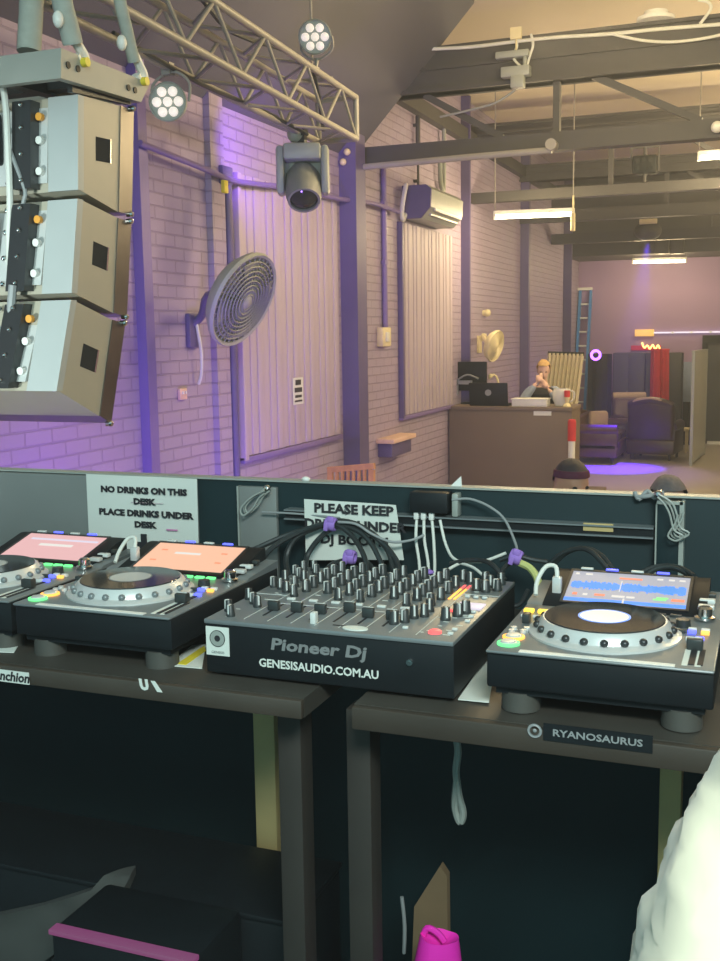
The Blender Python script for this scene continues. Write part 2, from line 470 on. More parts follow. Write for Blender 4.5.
# ------------------------------------------------------------------ things on the left wall
def board_panel(name, label, y0, y1, z0, z1, n, edge):
    t = thing(name, label, 'wall panel', (XW, y0, z0))
    b = MB(); wd = (y1-y0)/n; h = z1-z0
    for k in range(n):
        d = .030+.006*((k*7) % 3)
        b.bx(.002, d, k*wd+.003, (k+1)*wd-.003, 0, h, 0, .003)
    b.bx(.001, .027, 0, n*wd, 0, h)
    b.build('boards', 'board', t)
    e = MB(); e.bx(.0, .06, -.06, 0, -.03, h, 0, .005); e.build('edge_trim', edge, t)
    s = MB(); s.bx(.0, .05, -.06, n*wd+.02, -.05, -.004, 0, .005); s.build('bottom_rail', 'violet', t)
    return t


board_panel('wall_panel', 'wide pale lilac panel of upright boards behind the grey drum fan', 5.83, pt(338, 300, X=XW+.03).y, DZ-.36, DZ+1.80, 17, 'board')
board_panel('wall_panel', 'narrow pale panel of upright boards under the air conditioner', pt(402, 300, X=XW+.03).y, pt(452, 300, X=XW+.03).y, DZ-.33, pt(405, 222, X=XW).z-.02, 20, 'violet_dark')

# conduit, downpipe, switch plates, notice
c = MB(); c.tube([pt(x, y, X=XW+.09) for x, y in ((140, 143), (160, 151), (185, 161), (207, 170), (226, 178), (246, 183), (300, 189), (340, 199), (372, 203), (399, 212))], .022, 8)
tag(c.build('conduit', 'violet'), 'lilac painted conduit running along the wall above the board panels', 'pipe')
t = thing('downpipe', 'thin dark violet downpipe between brick pier and wide board panel', 'pipe', (XW+.05, pt(231, 300, X=XW+.05).y, 0))
b = MB(); b.cyl((0, 0, .2), (0, 0, pt(231, 172, X=XW+.05).z), .032, seg=12); b.build('pipe', 'violet_dark', t)
b = MB(); b.box((-.005, -.05, pt(222, 175, X=XW+.05).z), (.08, .16, .13), bev=.01); b.build('junction_box', 'violet_dark', t)
p = pt(221, 187, X=XW+.12); b = MB(); b.box((p.x-XW-.05+.03, p.y-t.location.y, p.z), (.03, .06, .09), bev=.006); o = b.build('tag', 'yellow', t); o['label'] = 'small yellow tag'
t = thing('downpipe', 'slim violet pipe on the brickwork beside the narrow board panel', 'pipe', (XW+.03, pt(385, 300, X=XW+.03).y, 0))
b = MB(); b.cyl((0, 0, pt(385, 330, X=XW+.03).z), (0, 0, pt(385, 168, X=XW+.03).z), .03, seg=10); b.build('pipe', 'violet', t)
b = MB(); z = pt(385, 205, X=XW).z
for dz in (-.6, 0, .5): b.box((0, 0, z+dz), (.05, .09, .04))
b.build('bracket', 'violet', t)
p = pt(381, 337, X=XW); t = thing('switch_box', 'cream switch box at the foot of the slim violet pipe', 'switch', p)
b = MB(); b.box((.035, 0, 0), (.07, .26, .20), bev=.012); b.build('box_body', 'cream', t)
b = MB(); b.box((.075, 0, 0), (.012, .10, .10), bev=.004); b.build('switch', 'white', t)
p = pt(181, 394, X=XW); t = thing('power_outlet', 'small peach power outlet under the drum fan bracket', 'outlet', p)
b = MB(); b.box((.012, 0, 0), (.024, .10, .08), bev=.008); b.build('plate', 'peach', t)
b = MB(); b.box((.028, .02, .01), (.01, .012, .02)); b.box((.028, -.02, .01), (.01, .012, .02)); b.build('switch', 'white', t)
p = pt(298, 391, X=XW+.045); t = thing('notice', 'narrow white notice with dark blocks on the wide board panel', 'notice', p)
b = MB(); b.box((0, 0, 0), (.004, .21, .23)); b.build('sheet', 'paper', t)
b = MB()
for z, h, wy in ((.075, .045, .11), (.01, .04, .15), (-.045, .022, .13), (-.085, .015, .15)): b.box((.004, 0, z), (.003, wy, h))
b.build('printed_block', 'ink', t)
p = pt(388, 438, X=XW); t = thing('wall_ledge', 'small brick ledge sticking out under the cream switch box', 'ledge', p)
b = MB(); b.box((.10, 0, 0), (.2, .75, .05), bev=.01); b.build('cap', 'peach', t)
b = MB(); b.box((.08, 0, -.10), (.16, .65, .15), bev=.01); b.build('support', 'violet_dark', t)

# air conditioner
y0 = pt(402, 203, X=XW).y; po = pt(430, 203, Y=y0); zt = pt(402, 186, X=XW).z; zb = pt(405, 220, X=XW).z
ox = .34
t = thing('air_conditioner', 'cream split air conditioner with violet end high on brick wall', 'air conditioner', (XW, y0, (zt+zb)/2))
h = zt-zb; L = 1.25
b = MB(); b.prism([(.004, .02, h/2), (ox-.06, .02, h/2), (ox, .02, h/2-.05), (ox-.01, .02, -h/2+.12), (ox-.12, .02, -h/2), (.004, .02, -h/2)], (0, L, 0)); b.build('casing', 'smoked', t)  # cream casing in a grey tone that stands for shade on its front
b = MB(); b.prism([(.004, -.01, h/2), (ox-.06, -.01, h/2), (ox, -.01, h/2-.05), (ox-.01, -.01, -h/2+.12), (ox-.12, -.01, -h/2), (.004, -.01, -h/2)], (0, .028, 0)); b.build('end_cap', 'violet_dark', t)
b = MB(); b.bar((ox-.01, .15, -h/2+.10), (ox-.01, L-.05, -h/2+.10), .02, .03); b.bar((ox-.06, .15, -h/2+.05), (ox-.06, L-.05, -h/2+.05), .02, .02); b.build('louvre', 'white', t)
b = MB(); b.tube([(.06, -.06, h/2-.05), (.10, -.16, h/2-.02), (.07, -.2, -h/2+.1), (.04, -.1, -h/2-.02), (.04, 0, -h/2+.05)], .025); b.build('hose', 'white', t)
t = thing('drain_pipe', 'pale pipe with hooked ends on the wall above the air conditioner', 'pipe', (XW+.06, pt(444, 190, X=XW+.06).y, 0))
b = MB(); za, zb2 = pt(444, 120, X=XW+.06).z, pt(444, 192, X=XW+.06).z
b.tube([(.0, -.25, za-.02), (0, -.05, za+.02), (0, 0, za-.1), (0, 0, zb2+.12), (0, -.04, zb2), (0, -.14, zb2+.12), (0, -.16, zb2+.4)], .026, smooth=5); b.build('pipe', 'smoked', t)
t = thing('wall_rod', 'thin dark upright rod on the brickwork above the air conditioner', 'rod', (XW+.05, pt(418, 150, X=XW+.05).y, 0))
za, zb2 = pt(418, 116, X=XW+.05).z, pt(418, 190, X=XW+.05).z
b = MB(); b.cyl((0, 0, zb2), (0, 0, za), .014, seg=8); b.cyl((0, 0, za-.35), (0, 0, za), .028, seg=8); b.build('rod', 'steel_dark', t)
for z in (zb2+.1, za-.1):
    b = MB(); b.box((-.03, 0, z), (.06, .05, .03)); b.build('clip', 'steel_dark', t)
# pale horizontal pipe under the first truss
b = MB(); pz = pt(470, 157, Y=8.15); b.tube([(XW+.1, 8.15, pz.z-.02), (pz.x, 8.15, pz.z), (-1.0, 8.15, pt(553, 150, Y=8.15).z)], .030, 10, smooth=0)
b.cyl((-1.0, 8.1, DZ+2.22), (-1.0, 8.22, DZ+2.22), .05)
tag(b.build('steel_pipe', 'steel_grey'), 'pale steel pipe along the nearest roof truss chord', 'pipe')


# wall fans
def drum_fan(name, label, center, n, R_, depth, mount, m_body, m_guard, arm_m):
    t = thing(name, label, 'fan', mount)
    c = Vector(center)-Vector(mount); n = Vector(n).normalized()
    q = n.to_track_quat('Z', 'Y').to_matrix()
    b = MB(); b.lathe([(0, -depth), (R_*.35, -depth), (R_*.80, -depth*.75), (R_*.97, -depth*.25), (R_, 0), (R_*.97, depth*.18), (R_*.92, depth*.12), (R_*.92, -.01), (0, -.01)], 40, 0, q, c); b.build('drum', m_body, t)
    g = MB()
    for k in range(9):
        rr = R_*(.16+.095*k); zz = depth*.30*(1-(rr/R_)**2)+.004
        g.lathe([(rr-.006, zz), (rr, zz+.006), (rr+.006, zz), (rr, zz-.006), (rr-.006, zz)], 40, 0, q, c)
    for k in range(36):
        a = 2*PI*k/36; g.bar(c+q @ Vector((R_*.14*math.cos(a), R_*.14*math.sin(a), depth*.30)), c+q @ Vector((R_*.95*math.cos(a), R_*.95*math.sin(a), depth*.05)), .008, .008)
    g.build('guard', m_guard, t)
    f = MB()
    for k in range(4):
        a = 2*PI*k/4+.3; ca, sa = math.cos(a), math.sin(a)
        f.hexa([c+q @ Vector((r_*math.cos(a+da), r_*math.sin(a+da), z)) for r_, da, z in ((R_*.15, -.3, .006), (R_*.85, -.35, .006), (R_*.85, .3, depth*.16), (R_*.15, .3, depth*.1))],
               [c+q @ Vector((r_*math.cos(a+da), r_*math.sin(a+da), z+.006)) for r_, da, z in ((R_*.15, -.3, .006), (R_*.85, -.35, .006), (R_*.85, .3, depth*.16), (R_*.15, .3, depth*.1))])
    f.build('blades', m_guard, t)
    h = MB(); h.lathe([(0, depth*.42), (R_*.10, depth*.40), (R_*.15, depth*.30), (R_*.15, depth*.2)], 20, 0, q, c); h.build('hub_cap', m_body, t)
    a = MB(); back = c-n*depth
    a.tube([(0.02, 0, -.02), (.10, 0, .05), back*.5+Vector((0, 0, .08)), back, back+n*.03], .03, 10); a.ball(back, R_*.22); a.build('bracket_arm', arm_m, t)
    pl = MB(); pl.box((.02, 0, -.06), (.04, .14, .24), bev=.01); pl.build('wall_plate', arm_m, t)
    return t


mt = pt(190, 322, X=XW)
nf = RT*.80 - UP*.47 - FW*.34
fc = pt(243, 300, X=XW+.66)
fan = drum_fan('drum_fan', 'big grey drum fan tilted down on the brick wall near stage', fc, nf, .325, .12, mt, 'fan_grey', 'fan_guard', 'violet_dark')
b = MB(); b.tube([Vector((.05, 0, .0)), Vector((.07, .02, -.2)), Vector((.06, .03, -.36)), Vector((.03, .04, -.44))], .012); b.build('power_cord', 'cable_white', fan)
mt = pt(478, 340, X=XW)
nf2 = RT*.80 - UP*.30 - FW*.5
drum_fan('drum_fan', 'small cream fan on the wall beyond the brown bar', pt(495, 346, X=XW+.5), nf2, .21, .10, mt, 'cream', 'cream', 'cream')
p = pt(483, 313, X=XW); b = MB(); b.ball((.06, 0, 0), .052); b.cyl((0, 0, 0), (.05, 0, 0), .04); o = b.build('wall_fitting', 'cream', loc=p); tag(o, 'small round cream fitting on the wall above the cream fan', 'fitting')
# honey coloured slatted chair seen over the booth panel
YC0 = 6.9; pc = pt(348, 480, Y=YC0)
t = thing('slatted_chair', 'honey coloured slatted chair standing on hall floor behind booth', 'chair', (pc.x, YC0, 0), math.radians(-6))
zt = pt(352, 464, Y=YC0).z
b = MB()
for k in range(8): b.bar((-.19+.054*k, .02, .5), (-.19+.054*k, .06, zt-.05+.006*k), .020, .030)
b.bar((-.23, .06, zt-.07), (.23, .06, zt-.015), .035, .05); b.build('backrest', 'wicker', t)
b = MB(); b.box((0, -.2, .45), (.46, .46, .04), bev=.01); b.build('seat', 'wicker', t)
for x, y in ((-.2, -.38), (.2, -.38), (-.21, .02), (.21, .02)):
    b = MB(); b.bar((x, y, 0), (x, y+(.04 if y > 0 else 0), .44 if y < 0 else zt-.05), .035, .035); b.build('leg', 'wicker', t)


# ------------------------------------------------------------------ lighting truss, par cans, moving head
TA = .28; Y1 = 5.6; te = pt(355, 97, Y=Y1); TRZ = math.radians(3.6)
TX, TZ = te.x-TA, te.z-TA
t = thing('lighting_truss', 'grey box truss hung over the stage side, running into the hall', 'truss', (TX, Y1, TZ), TRZ)
def on_truss(l): return Vector((TX, Y1, TZ)) + Matrix.Rotation(TRZ, 3, 'Z') @ Vector(l)
Y0, Y1 = -4.6, 0.0
for x in (0, TA):
    for z in (0, TA):
        b = MB(); b.cyl((x, Y0, z), (x, Y1, z), .021, seg=12); b.build('chord', 'steel_grey', t)
for side in range(4):
    b = MB(); n = 14; st = (Y1-Y0)/n
    for k in range(n):
        ya, yb = Y0+k*st, Y0+(k+1)*st
        u0, u1 = (0, TA) if k % 2 == 0 else (TA, 0)
        f = {0: lambda u: (u, 0), 1: lambda u: (u, TA), 2: lambda u: (0, u), 3: lambda u: (TA, u)}[side]
        (xa, za), (xb, zb) = f(u0), f(u1); b.cyl((xa, ya, za), (xb, yb, zb), .011, seg=8)
    b.build('brace', 'steel_grey', t)
b = MB()
for (a, c_) in (((0, 0), (TA, 0)), ((0, TA), (TA, TA)), ((0, 0), (0, TA)), ((TA, 0), (TA, TA))): b.cyl((a[0], Y1, a[1]), (c_[0], Y1, c_[1]), .02, seg=10)
b.build('end_frame', 'steel_grey', t)
for y in (-4.2, -0.5):
    b = MB(); b.cyl((TA/2, y, TA), (TA/2, y, 1.02 if y < -2 else .90), .008, seg=6); b.cyl((0, y, TA+.02), (TA, y, TA+.02), .014); b.build('hanging_wire', 'steel_grey', t)
b = MB(); b.tube([(TA, -4.0, TA+.03), (TA*.6, -3.3, TA), (TA*.9, -2.6, TA+.03), (TA*.4, -1.7, TA+.02), (TA*.9, -.9, TA+.03), (TA*.5, -.3, .02)], .014); b.tube([(0, -2.8, .03), (.05, -2.0, -.03), (0, -1.1, .02), (.06, -.4, -.02)], .012)
b.build('loose_cable', 'cable', t)


def par_can(label, px, py, X, r, n):
    c = pt(px, py, X=X)
    t = thing('par_light', label, 'stage light', c); n = Vector(n).normalized(); q = n.to_track_quat('Z', 'Y').to_matrix()
    b = MB(); b.lathe([(0, -.09), (r*.7, -.085), (r*.92, -.04), (r, 0), (r, .012), (r*.93, .016), (r*.90, .004), (0, .004)], 32, 0, q); b.build('housing', 'smoked', t)
    for k in range(7):
        a = 2*PI*k/6; rr = 0 if k == 6 else r*.58
        b = MB(); b.lathe([(r*.25, .002), (r*.235, .014), (r*.13, .022), (0, .025)], 14, 0, q, q @ Vector((rr*math.cos(a), rr*math.sin(a), .002))); b.build('lens', 'par_lens', t)
    return t, q


def xat(py_, up_): return on_truss((0 if not up_ else TA, py_, 0)).x
t, q = par_can('round par light with seven lit lenses below the truss, nearer the speakers', 168, 102, xat(-2.2, False), .098, -FW*.9-RT*.1-UP*.15)
dzz = TZ-t.location.z
b = MB(); b.tube([(-.10, .02, 0), (-.10, .02, .09), (-.02, .01, .14), (.06, .0, .14), (.11, .03, .09), (.105, .03, 0)], .008); b.cyl((0, .01, .13), (0, .01, dzz+.0), .012); b.box((0, .01, dzz-.01), (.05, .05, .06)); b.build('yoke', 'steel_grey', t)
t, q = par_can('round par light with seven lit lenses above the truss, near ceiling', 315, 37, xat(-.6, True), .105, -FW*.9-UP*.25)
dzz = TZ+TA-t.location.z
b = MB(); b.tube([(-.105, .02, 0), (-.10, .03, -.08), (0, .03, -.13), (.10, .03, -.08), (.105, .02, 0)], .008); b.cyl((0, .03, -.12), (-.02, .03, dzz), .012); b.box((-.02, .03, dzz+.01), (.05, .05, .05)); b.build('yoke', 'steel_grey', t)

# moving head hanging under the truss end
c = pt(303, 174, X=xat(-.35, False)+.02)
t = thing('moving_head_light', 'grey moving head lamp hanging nose down under the truss end', 'stage light', (c.x, c.y, c.z))
q = Matrix((RT, -FW, UP)).transposed(); zt = TZ-c.z
R2 = Matrix.Rotation(YAW, 3, 'Z')
b = MB(); b.box(R2 @ Vector((0, 0, .135)), (.25, .24, .11), 0, R2, .02); b.box(R2 @ Vector((0, .07, .03)), (.30, .06, .26), 0, R2, .02); b.build('base', 'smoked', t)
for sx in (-1, 1):
    b = MB(); b.box(R2 @ Vector((sx*.150, 0, .02)), (.055, .18, .32), 0, R2, .025); b.build('yoke_arm', 'smoked', t)
b = MB(); qq = (R2 @ Vector((.05, -.62, -.78))).normalized().to_track_quat('Z', 'Y').to_matrix()
b.lathe([(0, -.13), (.08, -.125), (.115, -.06), (.122, .02), (.122, .11), (.110, .165), (.094, .165), (.094, .145), (0, .15)], 28, 0, qq, (0, 0, -.06)); b.build('head', 'fan_guard', t)
b = MB(); b.lathe([(.093, .15), (.06, .168), (0, .178)], 24, 0, qq, (0, 0, -.06)); b.build('lens', 'lens', t)
b = MB(); b.box((0, 0, .21), (.05, .05, zt-.19+.04)); b.cyl((0, -.035, zt), (0, .035, zt), .03); b.build('clamp', 'charcoal', t)
# small pin spot with violet diodes
c = pt(296, 134, X=xat(-.45, False)-.03)
t = thing('pin_spot', 'tiny pin spot with two violet diodes clamped above the moving head', 'stage light', c)
b = MB(); b.ball((0, 0, 0), .062, (1, 1, 1)); b.cyl((0, 0, 0), (0, 0, TZ-c.z), .018); b.build('housing', 'smoked', t)
b = MB(); q = Matrix((RT, UP, -FW)).transposed()
for x in (-.02, .02): b.ball(q @ Vector((x, .012, .058)), .013, seg=8)
b.build('diode', 'led_violet', t)
l = spot('pin_spot_beam', c+Vector((-.08, -.02, .0)), pt(262, 156, X=XW), 60, (.25, .06, 1.0), 80, .9, .02)
# small cream clips on the near face of the column
yk = pt(341, 300, X=XW).y
for k, (x, y) in enumerate(((347, 152), (343, 162))):
    p = pt(x, y, Y=yk-.03); b = MB(); b.ball((0, 0, 0), .032); b.cyl((0, 0, 0), (0, .03, 0), .02)
    tag(b.build('cable_clip', 'cream', loc=p), ('upper' if k == 0 else 'lower')+' of two small cream clips on the dark violet column', 'clip', 'clips on the dark violet column')

# ------------------------------------------------------------------ hanging speaker array
SX = -1.26; SXL = SX-.62
def side(x, y, X=SX): return pt(x, y, X=X)


def speaker(label, TL, TR, BR, BL, sTR, sBR, hole):
    tl, tr, br, bl, st, sb = [side(*p) for p in (TL, TR, BR, BL, sTR, sBR)]
    base = (tl+tr+br+bl)/4
    t = thing('line_array_speaker', label, 'speaker', base)
    g = lambda p, x: Vector((x-base.x, p.y-base.y, p.z-base.z))
    wl, wr = SXL, SX
    b = MB()
    b.hexa([g(tl, wr), g(tr, wr), g(br, wr), g(bl, wr)], [g(tl, wl), g(tr, wl), g(br, wl), g(bl, wl)]); b.build('cabinet', 'speaker_warm_lit', t)
    # rear flanges in the cool lit tone standing proud of the recessed connector panel
    dn = Vector((0, -.012, 0)); up = (tl-bl).normalized()
    for xa, xb in ((wr-.118, wr+.001), (wl-.001, wl+.118)):
        f = Vector((0, .02, 0)); b = MB()
        b.hexa([g(tl, xa)+dn, g(tl, xb)+dn, g(bl, xb)+dn, g(bl, xa)+dn], [g(tl, xa)+f, g(tl, xb)+f, g(bl, xb)+f, g(bl, xa)+f])
        b.build('rear_flange', 'speaker_cool_lit', t)
    # dark front rigging strip
    b = MB(); b.hexa([g(tr, wr+.004), g(st, wr+.004), g(sb, wr+.004), g(br, wr+.004)], [g(tr, wl), g(st, wl), g(sb, wl), g(br, wl)]); b.build('front_rigging', 'gunmetal', t)
    for q_ in (st, sb):
        b = MB(); b.cyl(g(q_, wr-.002)+Vector((0, -.02, 0)), g(q_, wr+.012)+Vector((0, -.02, 0)), .010, seg=10); b.ball(g(q_, wr+.014)+Vector((0, -.02, 0)), .011, seg=8); b.build('rigging_pin', 'chrome', t)
    # square side hole
    hc = side(*hole); r = .042; wv = (tr-tl).normalized()
    hcl = g(hc, wr)
    b = MB(); b.hexa([hcl+wv*sx*r+up*sz*.040+Vector((.001, 0, 0)) for sx, sz in ((-1, -1), (1, -1), (1, 1), (-1, 1))], [hcl+wv*sx*r+up*sz*.040+Vector((-.02, 0, 0)) for sx, sz in ((-1, -1), (1, -1), (1, 1), (-1, 1))]); b.build('side_hole', 'hole', t)
    b = MB()
    for sx in (1,): b.bar(hcl+wv*r+up*-.04, hcl+wv*r+up*.04, .006, .008)
    b.build('hole_rim', 'chrome', t)
    # rear connectors, in the recess
    H = (tl-bl).length; mid = g((tl+bl)/2, wr)
    b = MB()
    b.hexa([g(tl, wr-.125)+Vector((0, -.006, -.03)), g(tl, wl+.125)+Vector((0, -.006, -.03)), g(bl, wl+.125)+Vector((0, -.006, .03)), g(bl, wr-.125)+Vector((0, -.006, .03))],
           [g(tl, wr-.125)+Vector((0, .004, -.03)), g(tl, wl+.125)+Vector((0, .004, -.03)), g(bl, wl+.125)+Vector((0, .004, .03)), g(bl, wr-.125)+Vector((0, .004, .03))]); b.build('rear_panel', 'silver', t)
    b = MB(); xx = wr-base.x-.22
    b.hexa([g(tl, wr-.16)+Vector((0, -.05, -.01)), g(tl, wr-.235)+Vector((0, -.05, -.01)), g(bl, wr-.235)+Vector((0, -.05, .01)), g(bl, wr-.16)+Vector((0, -.05, .01))],
           [g(tl, wr-.16)+Vector((0, 0, -.01)), g(tl, wr-.235)+Vector((0, 0, -.01)), g(bl, wr-.235)+Vector((0, 0, .01)), g(bl, wr-.16)+Vector((0, 0, .01))]); b.build('splay_arm', 'charcoal', t)
    for k, fz in enumerate((-.28, .05, .3)):
        b = MB(); cc = mid+up*H*fz+Vector((-.145, -.012, 0)); b.cyl(cc, cc+Vector((0, -.016, 0)), .013, seg=14); b.build('connector', 'orange' if k == 2 else 'white', t)
    for fz in (-.38, -.1, .18, .42):
        b = MB(); b.ball(mid+up*H*fz+Vector((-.195, -.055, 0)), .008, seg=8); b.build('bolt', 'chrome', t)
        b = MB(); b.ball(mid+up*H*fz+Vector((-.28, -.014, 0)), .010, seg=8); b.build('bolt', 'chrome', t)
    b = MB(); b.box(mid+up*H*.1+Vector((-.36, -.02, 0)), (.11, .03, H*.55), bev=.008); b.build('amplifier_plate', 'black', t)
    return t


speaker('topmost grey cabinet of the hanging speaker array, under the rigging frame', (80, 95), (120, 106), (118, 212), (80, 190), (133, 110), (131, 215), (103, 150))
speaker('middle grey cabinet of the hanging speaker array', (79.5, 199), (117.5, 218), (113, 313), (73.5, 293), (130.5, 222), (126, 317), (100, 256))
speaker('bottom grey cabinet of the hanging speaker array, tilted most', (73, 300), (112, 320), (99, 416), (58.5, 391), (124.5, 323), (110.5, 423), (89, 358))
# rigging frame on top
ft = side(53, 49); fr = side(143, 84); fbl = side(53, 79); fbr = side(134, 103)
base = (ft+fr)/2
t = thing('rigging_frame', 'grey steel rigging frame that carries the speaker array', 'frame', base)
g = lambda p, x: Vector((x-base.x, p.y-base.y, p.z-base.z))
for xa, xb in ((SX+.03, SX-.0), (SXL, SXL-.03)):
    b = MB(); b.hexa([g(ft, xa), g(fr, xa), g(fbr, xa), g(fbl, xa)], [g(ft, xb), g(fr, xb), g(fbr, xb), g(fbl, xb)]); b.build('side_plate', 'rig_grey', t)
b = MB(); b.hexa([g(ft, SX), g(ft, SXL), g(fbl, SXL), g(fbl, SX)], [g(ft, SX)+Vector((0, .03, 0)), g(ft, SXL)+Vector((0, .03, 0)), g(fbl, SXL)+Vector((0, .03, 0)), g(fbl, SX)+Vector((0, .03, 0))]); b.build('rear_plate', 'rig_grey', t)
b = MB(); b.hexa([g(fr, SX), g(fr, SXL), g(fbr, SXL), g(fbr, SX)], [g(fr, SX)-Vector((0, .03, 0)), g(fr, SXL)-Vector((0, .03, 0)), g(fbr, SXL)-Vector((0, .03, 0)), g(fbr, SX)-Vector((0, .03, 0))]); b.build('front_plate', 'rig_grey', t)
mm = (fbl+fbr)/2
b = MB(); b.bar(g(mm, SX)+Vector((0, 0, .04)), g(mm, SXL)+Vector((0, 0, .04)), .06, .05, up=(0, 0, 1)); b.bar(g(fbl, SX-.2)+Vector((0, .03, .03)), g(fbr, SX-.2)+Vector((0, 0, .03)), .05, .05); b.build('cross_bar', 'charcoal', t)
b = MB(); b.hexa([g(fbl, SX)+Vector((0, .1, -.02)), g(fbr, SX)+Vector((0, -.02, -.01)), g(fbr, SX)+Vector((0, -.02, .02)), g(fbl, SX)+Vector((0, .1, .02))], [g(fbl, SX-.02)+Vector((0, .1, -.02)), g(fbr, SX-.02)+Vector((0, -.02, -.01)), g(fbr, SX-.02)+Vector((0, -.02, .02)), g(fbl, SX-.02)+Vector((0, .1, .02))]); b.build('link_plate', 'charcoal', t)
for f in (.06, .16, .72, .80):
    p_ = g(ft.lerp(fr, f), SX+.032)+Vector((0, 0, -.045)); b = MB(); b.cyl(p_-Vector((.004, 0, 0)), p_+Vector((.002, 0, 0)), .011, seg=12); b.build('bolt_hole', 'black', t)


def sling(label, top, low, X, rad, hook):
    a = pt(top[0], top[1], X=X); c_ = pt(low[0], low[1], X=X)
    d = (a-c_).normalized(); a2 = Vector((a.x, a.y, ZC-.005))
    t = thing('lifting_sling', label, 'sling', c_)
    b = MB(); b.tube([Vector((0, 0, 0)), (a-c_)*.35, (a-c_)*.7, (a-c_)+Vector((0, 0, .08)), (a2-c_)*.35+(a-c_)*.65, a2-c_], rad, 16, smooth=6); b.build('webbing', 'sling', t)
    if hook:
        h = pt(hook[0], hook[1], X=X)-c_
        b = MB(); b.tube([Vector((0, 0, .03)), Vector((.0, .03, .0)), h*.45+Vector((0, .045, 0)), h*.8+Vector((0, .035, 0)), h, h+Vector((0, -.02, .02))], .017, 10); b.build('shackle', 'hook', t)
        b = MB(); b.cyl(h+Vector((-.03, 0, 0)), h+Vector((.035, 0, 0)), .015, seg=12); b.build('shackle_pin', 'yellow', t)
        b = MB(); b.ball(h+Vector((.0, -.10, .11)), .018, (1, 1, 1.5), seg=10); b.build('safety_clip', 'hook', t)
    return t


sling('grey lifting sling with white shackle, nearest the back of speaker frame', (57, -20), (73, 44), SX+.015, .033, (79, 63))
sling('grey lifting sling with white shackle, at the front end of speaker frame', (113, -30), (134, 62), SX+.015, .022, (139, 82))
sling('thick pale sling with dark band going up from behind the frame', (32, -10), (29, 52), SX-.22, .040, None)
b = MB(); pz = [pt(x, y, Y=1.42) for x, y in ((2, 82), (6, 108), (8, 150), (10, 200), (9, 240), (11, 290))]
b.tube(pz, .011)
tag(b.build('signal_cable', 'cable_white'), 'white cable hanging down the back of the speaker array', 'cable')
b = MB(); pz = [pt(x, y, Y=1.43) for x, y in ((10, 150), (17, 168), (25, 190), (24, 200), (20, 215))]; b.tube(pz, .007)
tag(b.build('signal_cable', 'cable_grey'), 'thin looped cable at the back of the topmost speaker cabinet', 'cable')
b = MB(); pz = [pt(x, y, Y=1.36) for x, y in ((13, 285), (11, 310), (9, 340), (4, 370), (3, 384))]; b.tube(pz, .014)
tag(b.build('signal_cable', 'cable_grey'), 'grey cable tail hanging behind the bottom speaker cabinet', 'cable')


# ------------------------------------------------------------------ hall tubes and other things up in the roof
def tube_light(label, a, c_, Y, power, hang):
    p, q_ = pt(*a, Y=Y), pt(*c_, Y=Y); mid = (p+q_)/2; d = (q_-p).normalized()
    t = thing('tube_light', label, 'ceiling light', mid)
    b = MB(); b.cyl(p-mid, q_-mid, .028, seg=14); o = b.build('tube', 'tube_glow', t)
    b = MB(); b.bar(p-mid+Vector((0, 0, .05)), q_-mid+Vector((0, 0, .05)), .05, .05, up=(0, 1, 0))
    for e in (p, q_): b.box(e-mid+Vector((0, 0, .02)), (.03, .06, .10))
    b.build('batten', 'white', t)
    b = MB()
    for e in (p, q_): b.cyl(e-mid+Vector((0, 0, .06)), e-mid+Vector((0, 0, hang-mid.z)), .008, seg=6)
    b.build('hanger', 'steel_grey', t)
    tube_glow(p+Vector((0, 0, -.10)), q_+Vector((0, 0, -.10)), power)
    return t


tube_light('lit tube light closest to the left brick wall', (495, 217), (573, 214), 11.9, 62, ZC)
tube_light('lit tube light in front of the far purple wall', (633, 262), (686, 261), 19.75, 60, DZ+2.03)
tube_light('lit tube light at the right edge, highest in picture', (699, 158), (790, 152), 11.5, 120, ZC)
p = pt(573, 222, Y=11.88); b = MB(); b.box((0, 0, 0), (.05, .06, .22), bev=.01); b.cyl((0, 0, .1), (0, 0, .32), .012)
tag(b.build('pull_switch', 'cream', loc=p), 'small cream drop box at right end of the tube light by brick wall', 'switch')


def small_fixture(label, px, py, Y, top):
    c = pt(px, py, Y=Y); t = thing('hall_spotlight', label, 'stage light', c)
    b = MB(); b.box((0, 0, 0), (.30, .16, .22), bev=.02); b.build('body', 'black', t)
    for x in (-.08, 0, .08):
        for z in (-.05, .05): b = MB(); b.cyl((x, -.07, z), (x, -.095, z), .03, seg=12); b.build('lens', 'lens', t)
    b = MB(); b.bar((-.17, 0, -.08), (-.17, 0, .22), .02, .03); b.bar((.17, 0, -.08), (.17, 0, .22), .02, .03); b.bar((-.18, 0, .22), (.18, 0, .22), .03, .02, up=(0, 1, 0)); b.cyl((0, 0, .22), (0, 0, top-c.z), .02); b.build('bracket', 'steel_dark', t)
    return t


small_fixture('black six-lens spotlight hanging from the second roof truss', 645, 165, 12.55, DZ+2.42)
c = pt(648, 230, Y=18.0); t = thing('hall_spotlight', 'dark round projector with yellow sticker near the far bulkhead', 'stage light', c)
b = MB(); b.ball((0, 0, -.02), .20, (1.2, 1, .8)); b.bar((0, .05, .1), (0, .22, DZ+2.2-c.z), .05, .05); b.build('body', 'steel_dark', t)
b = MB(); b.box((.02, -.17, .13), (.30, .05, .09), bev=.01); b.build('sticker_plate', 'cream', t)
for k, x in enumerate((662, 677)):
    c = pt(x, 246, Y=19.4); b = MB(); b.bx(-.12, .12, 0, .2, -.14, .12, 0, .01); b.cyl((0, .1, .1), (0, .1, DZ+2.1-c.z), .03)
    tag(b.build('speaker_box', 'steel_dark', loc=c), ('left' if k == 0 else 'right')+' of two dark boxes above the farthest tube light', 'box', 'boxes above the farthest tube light')
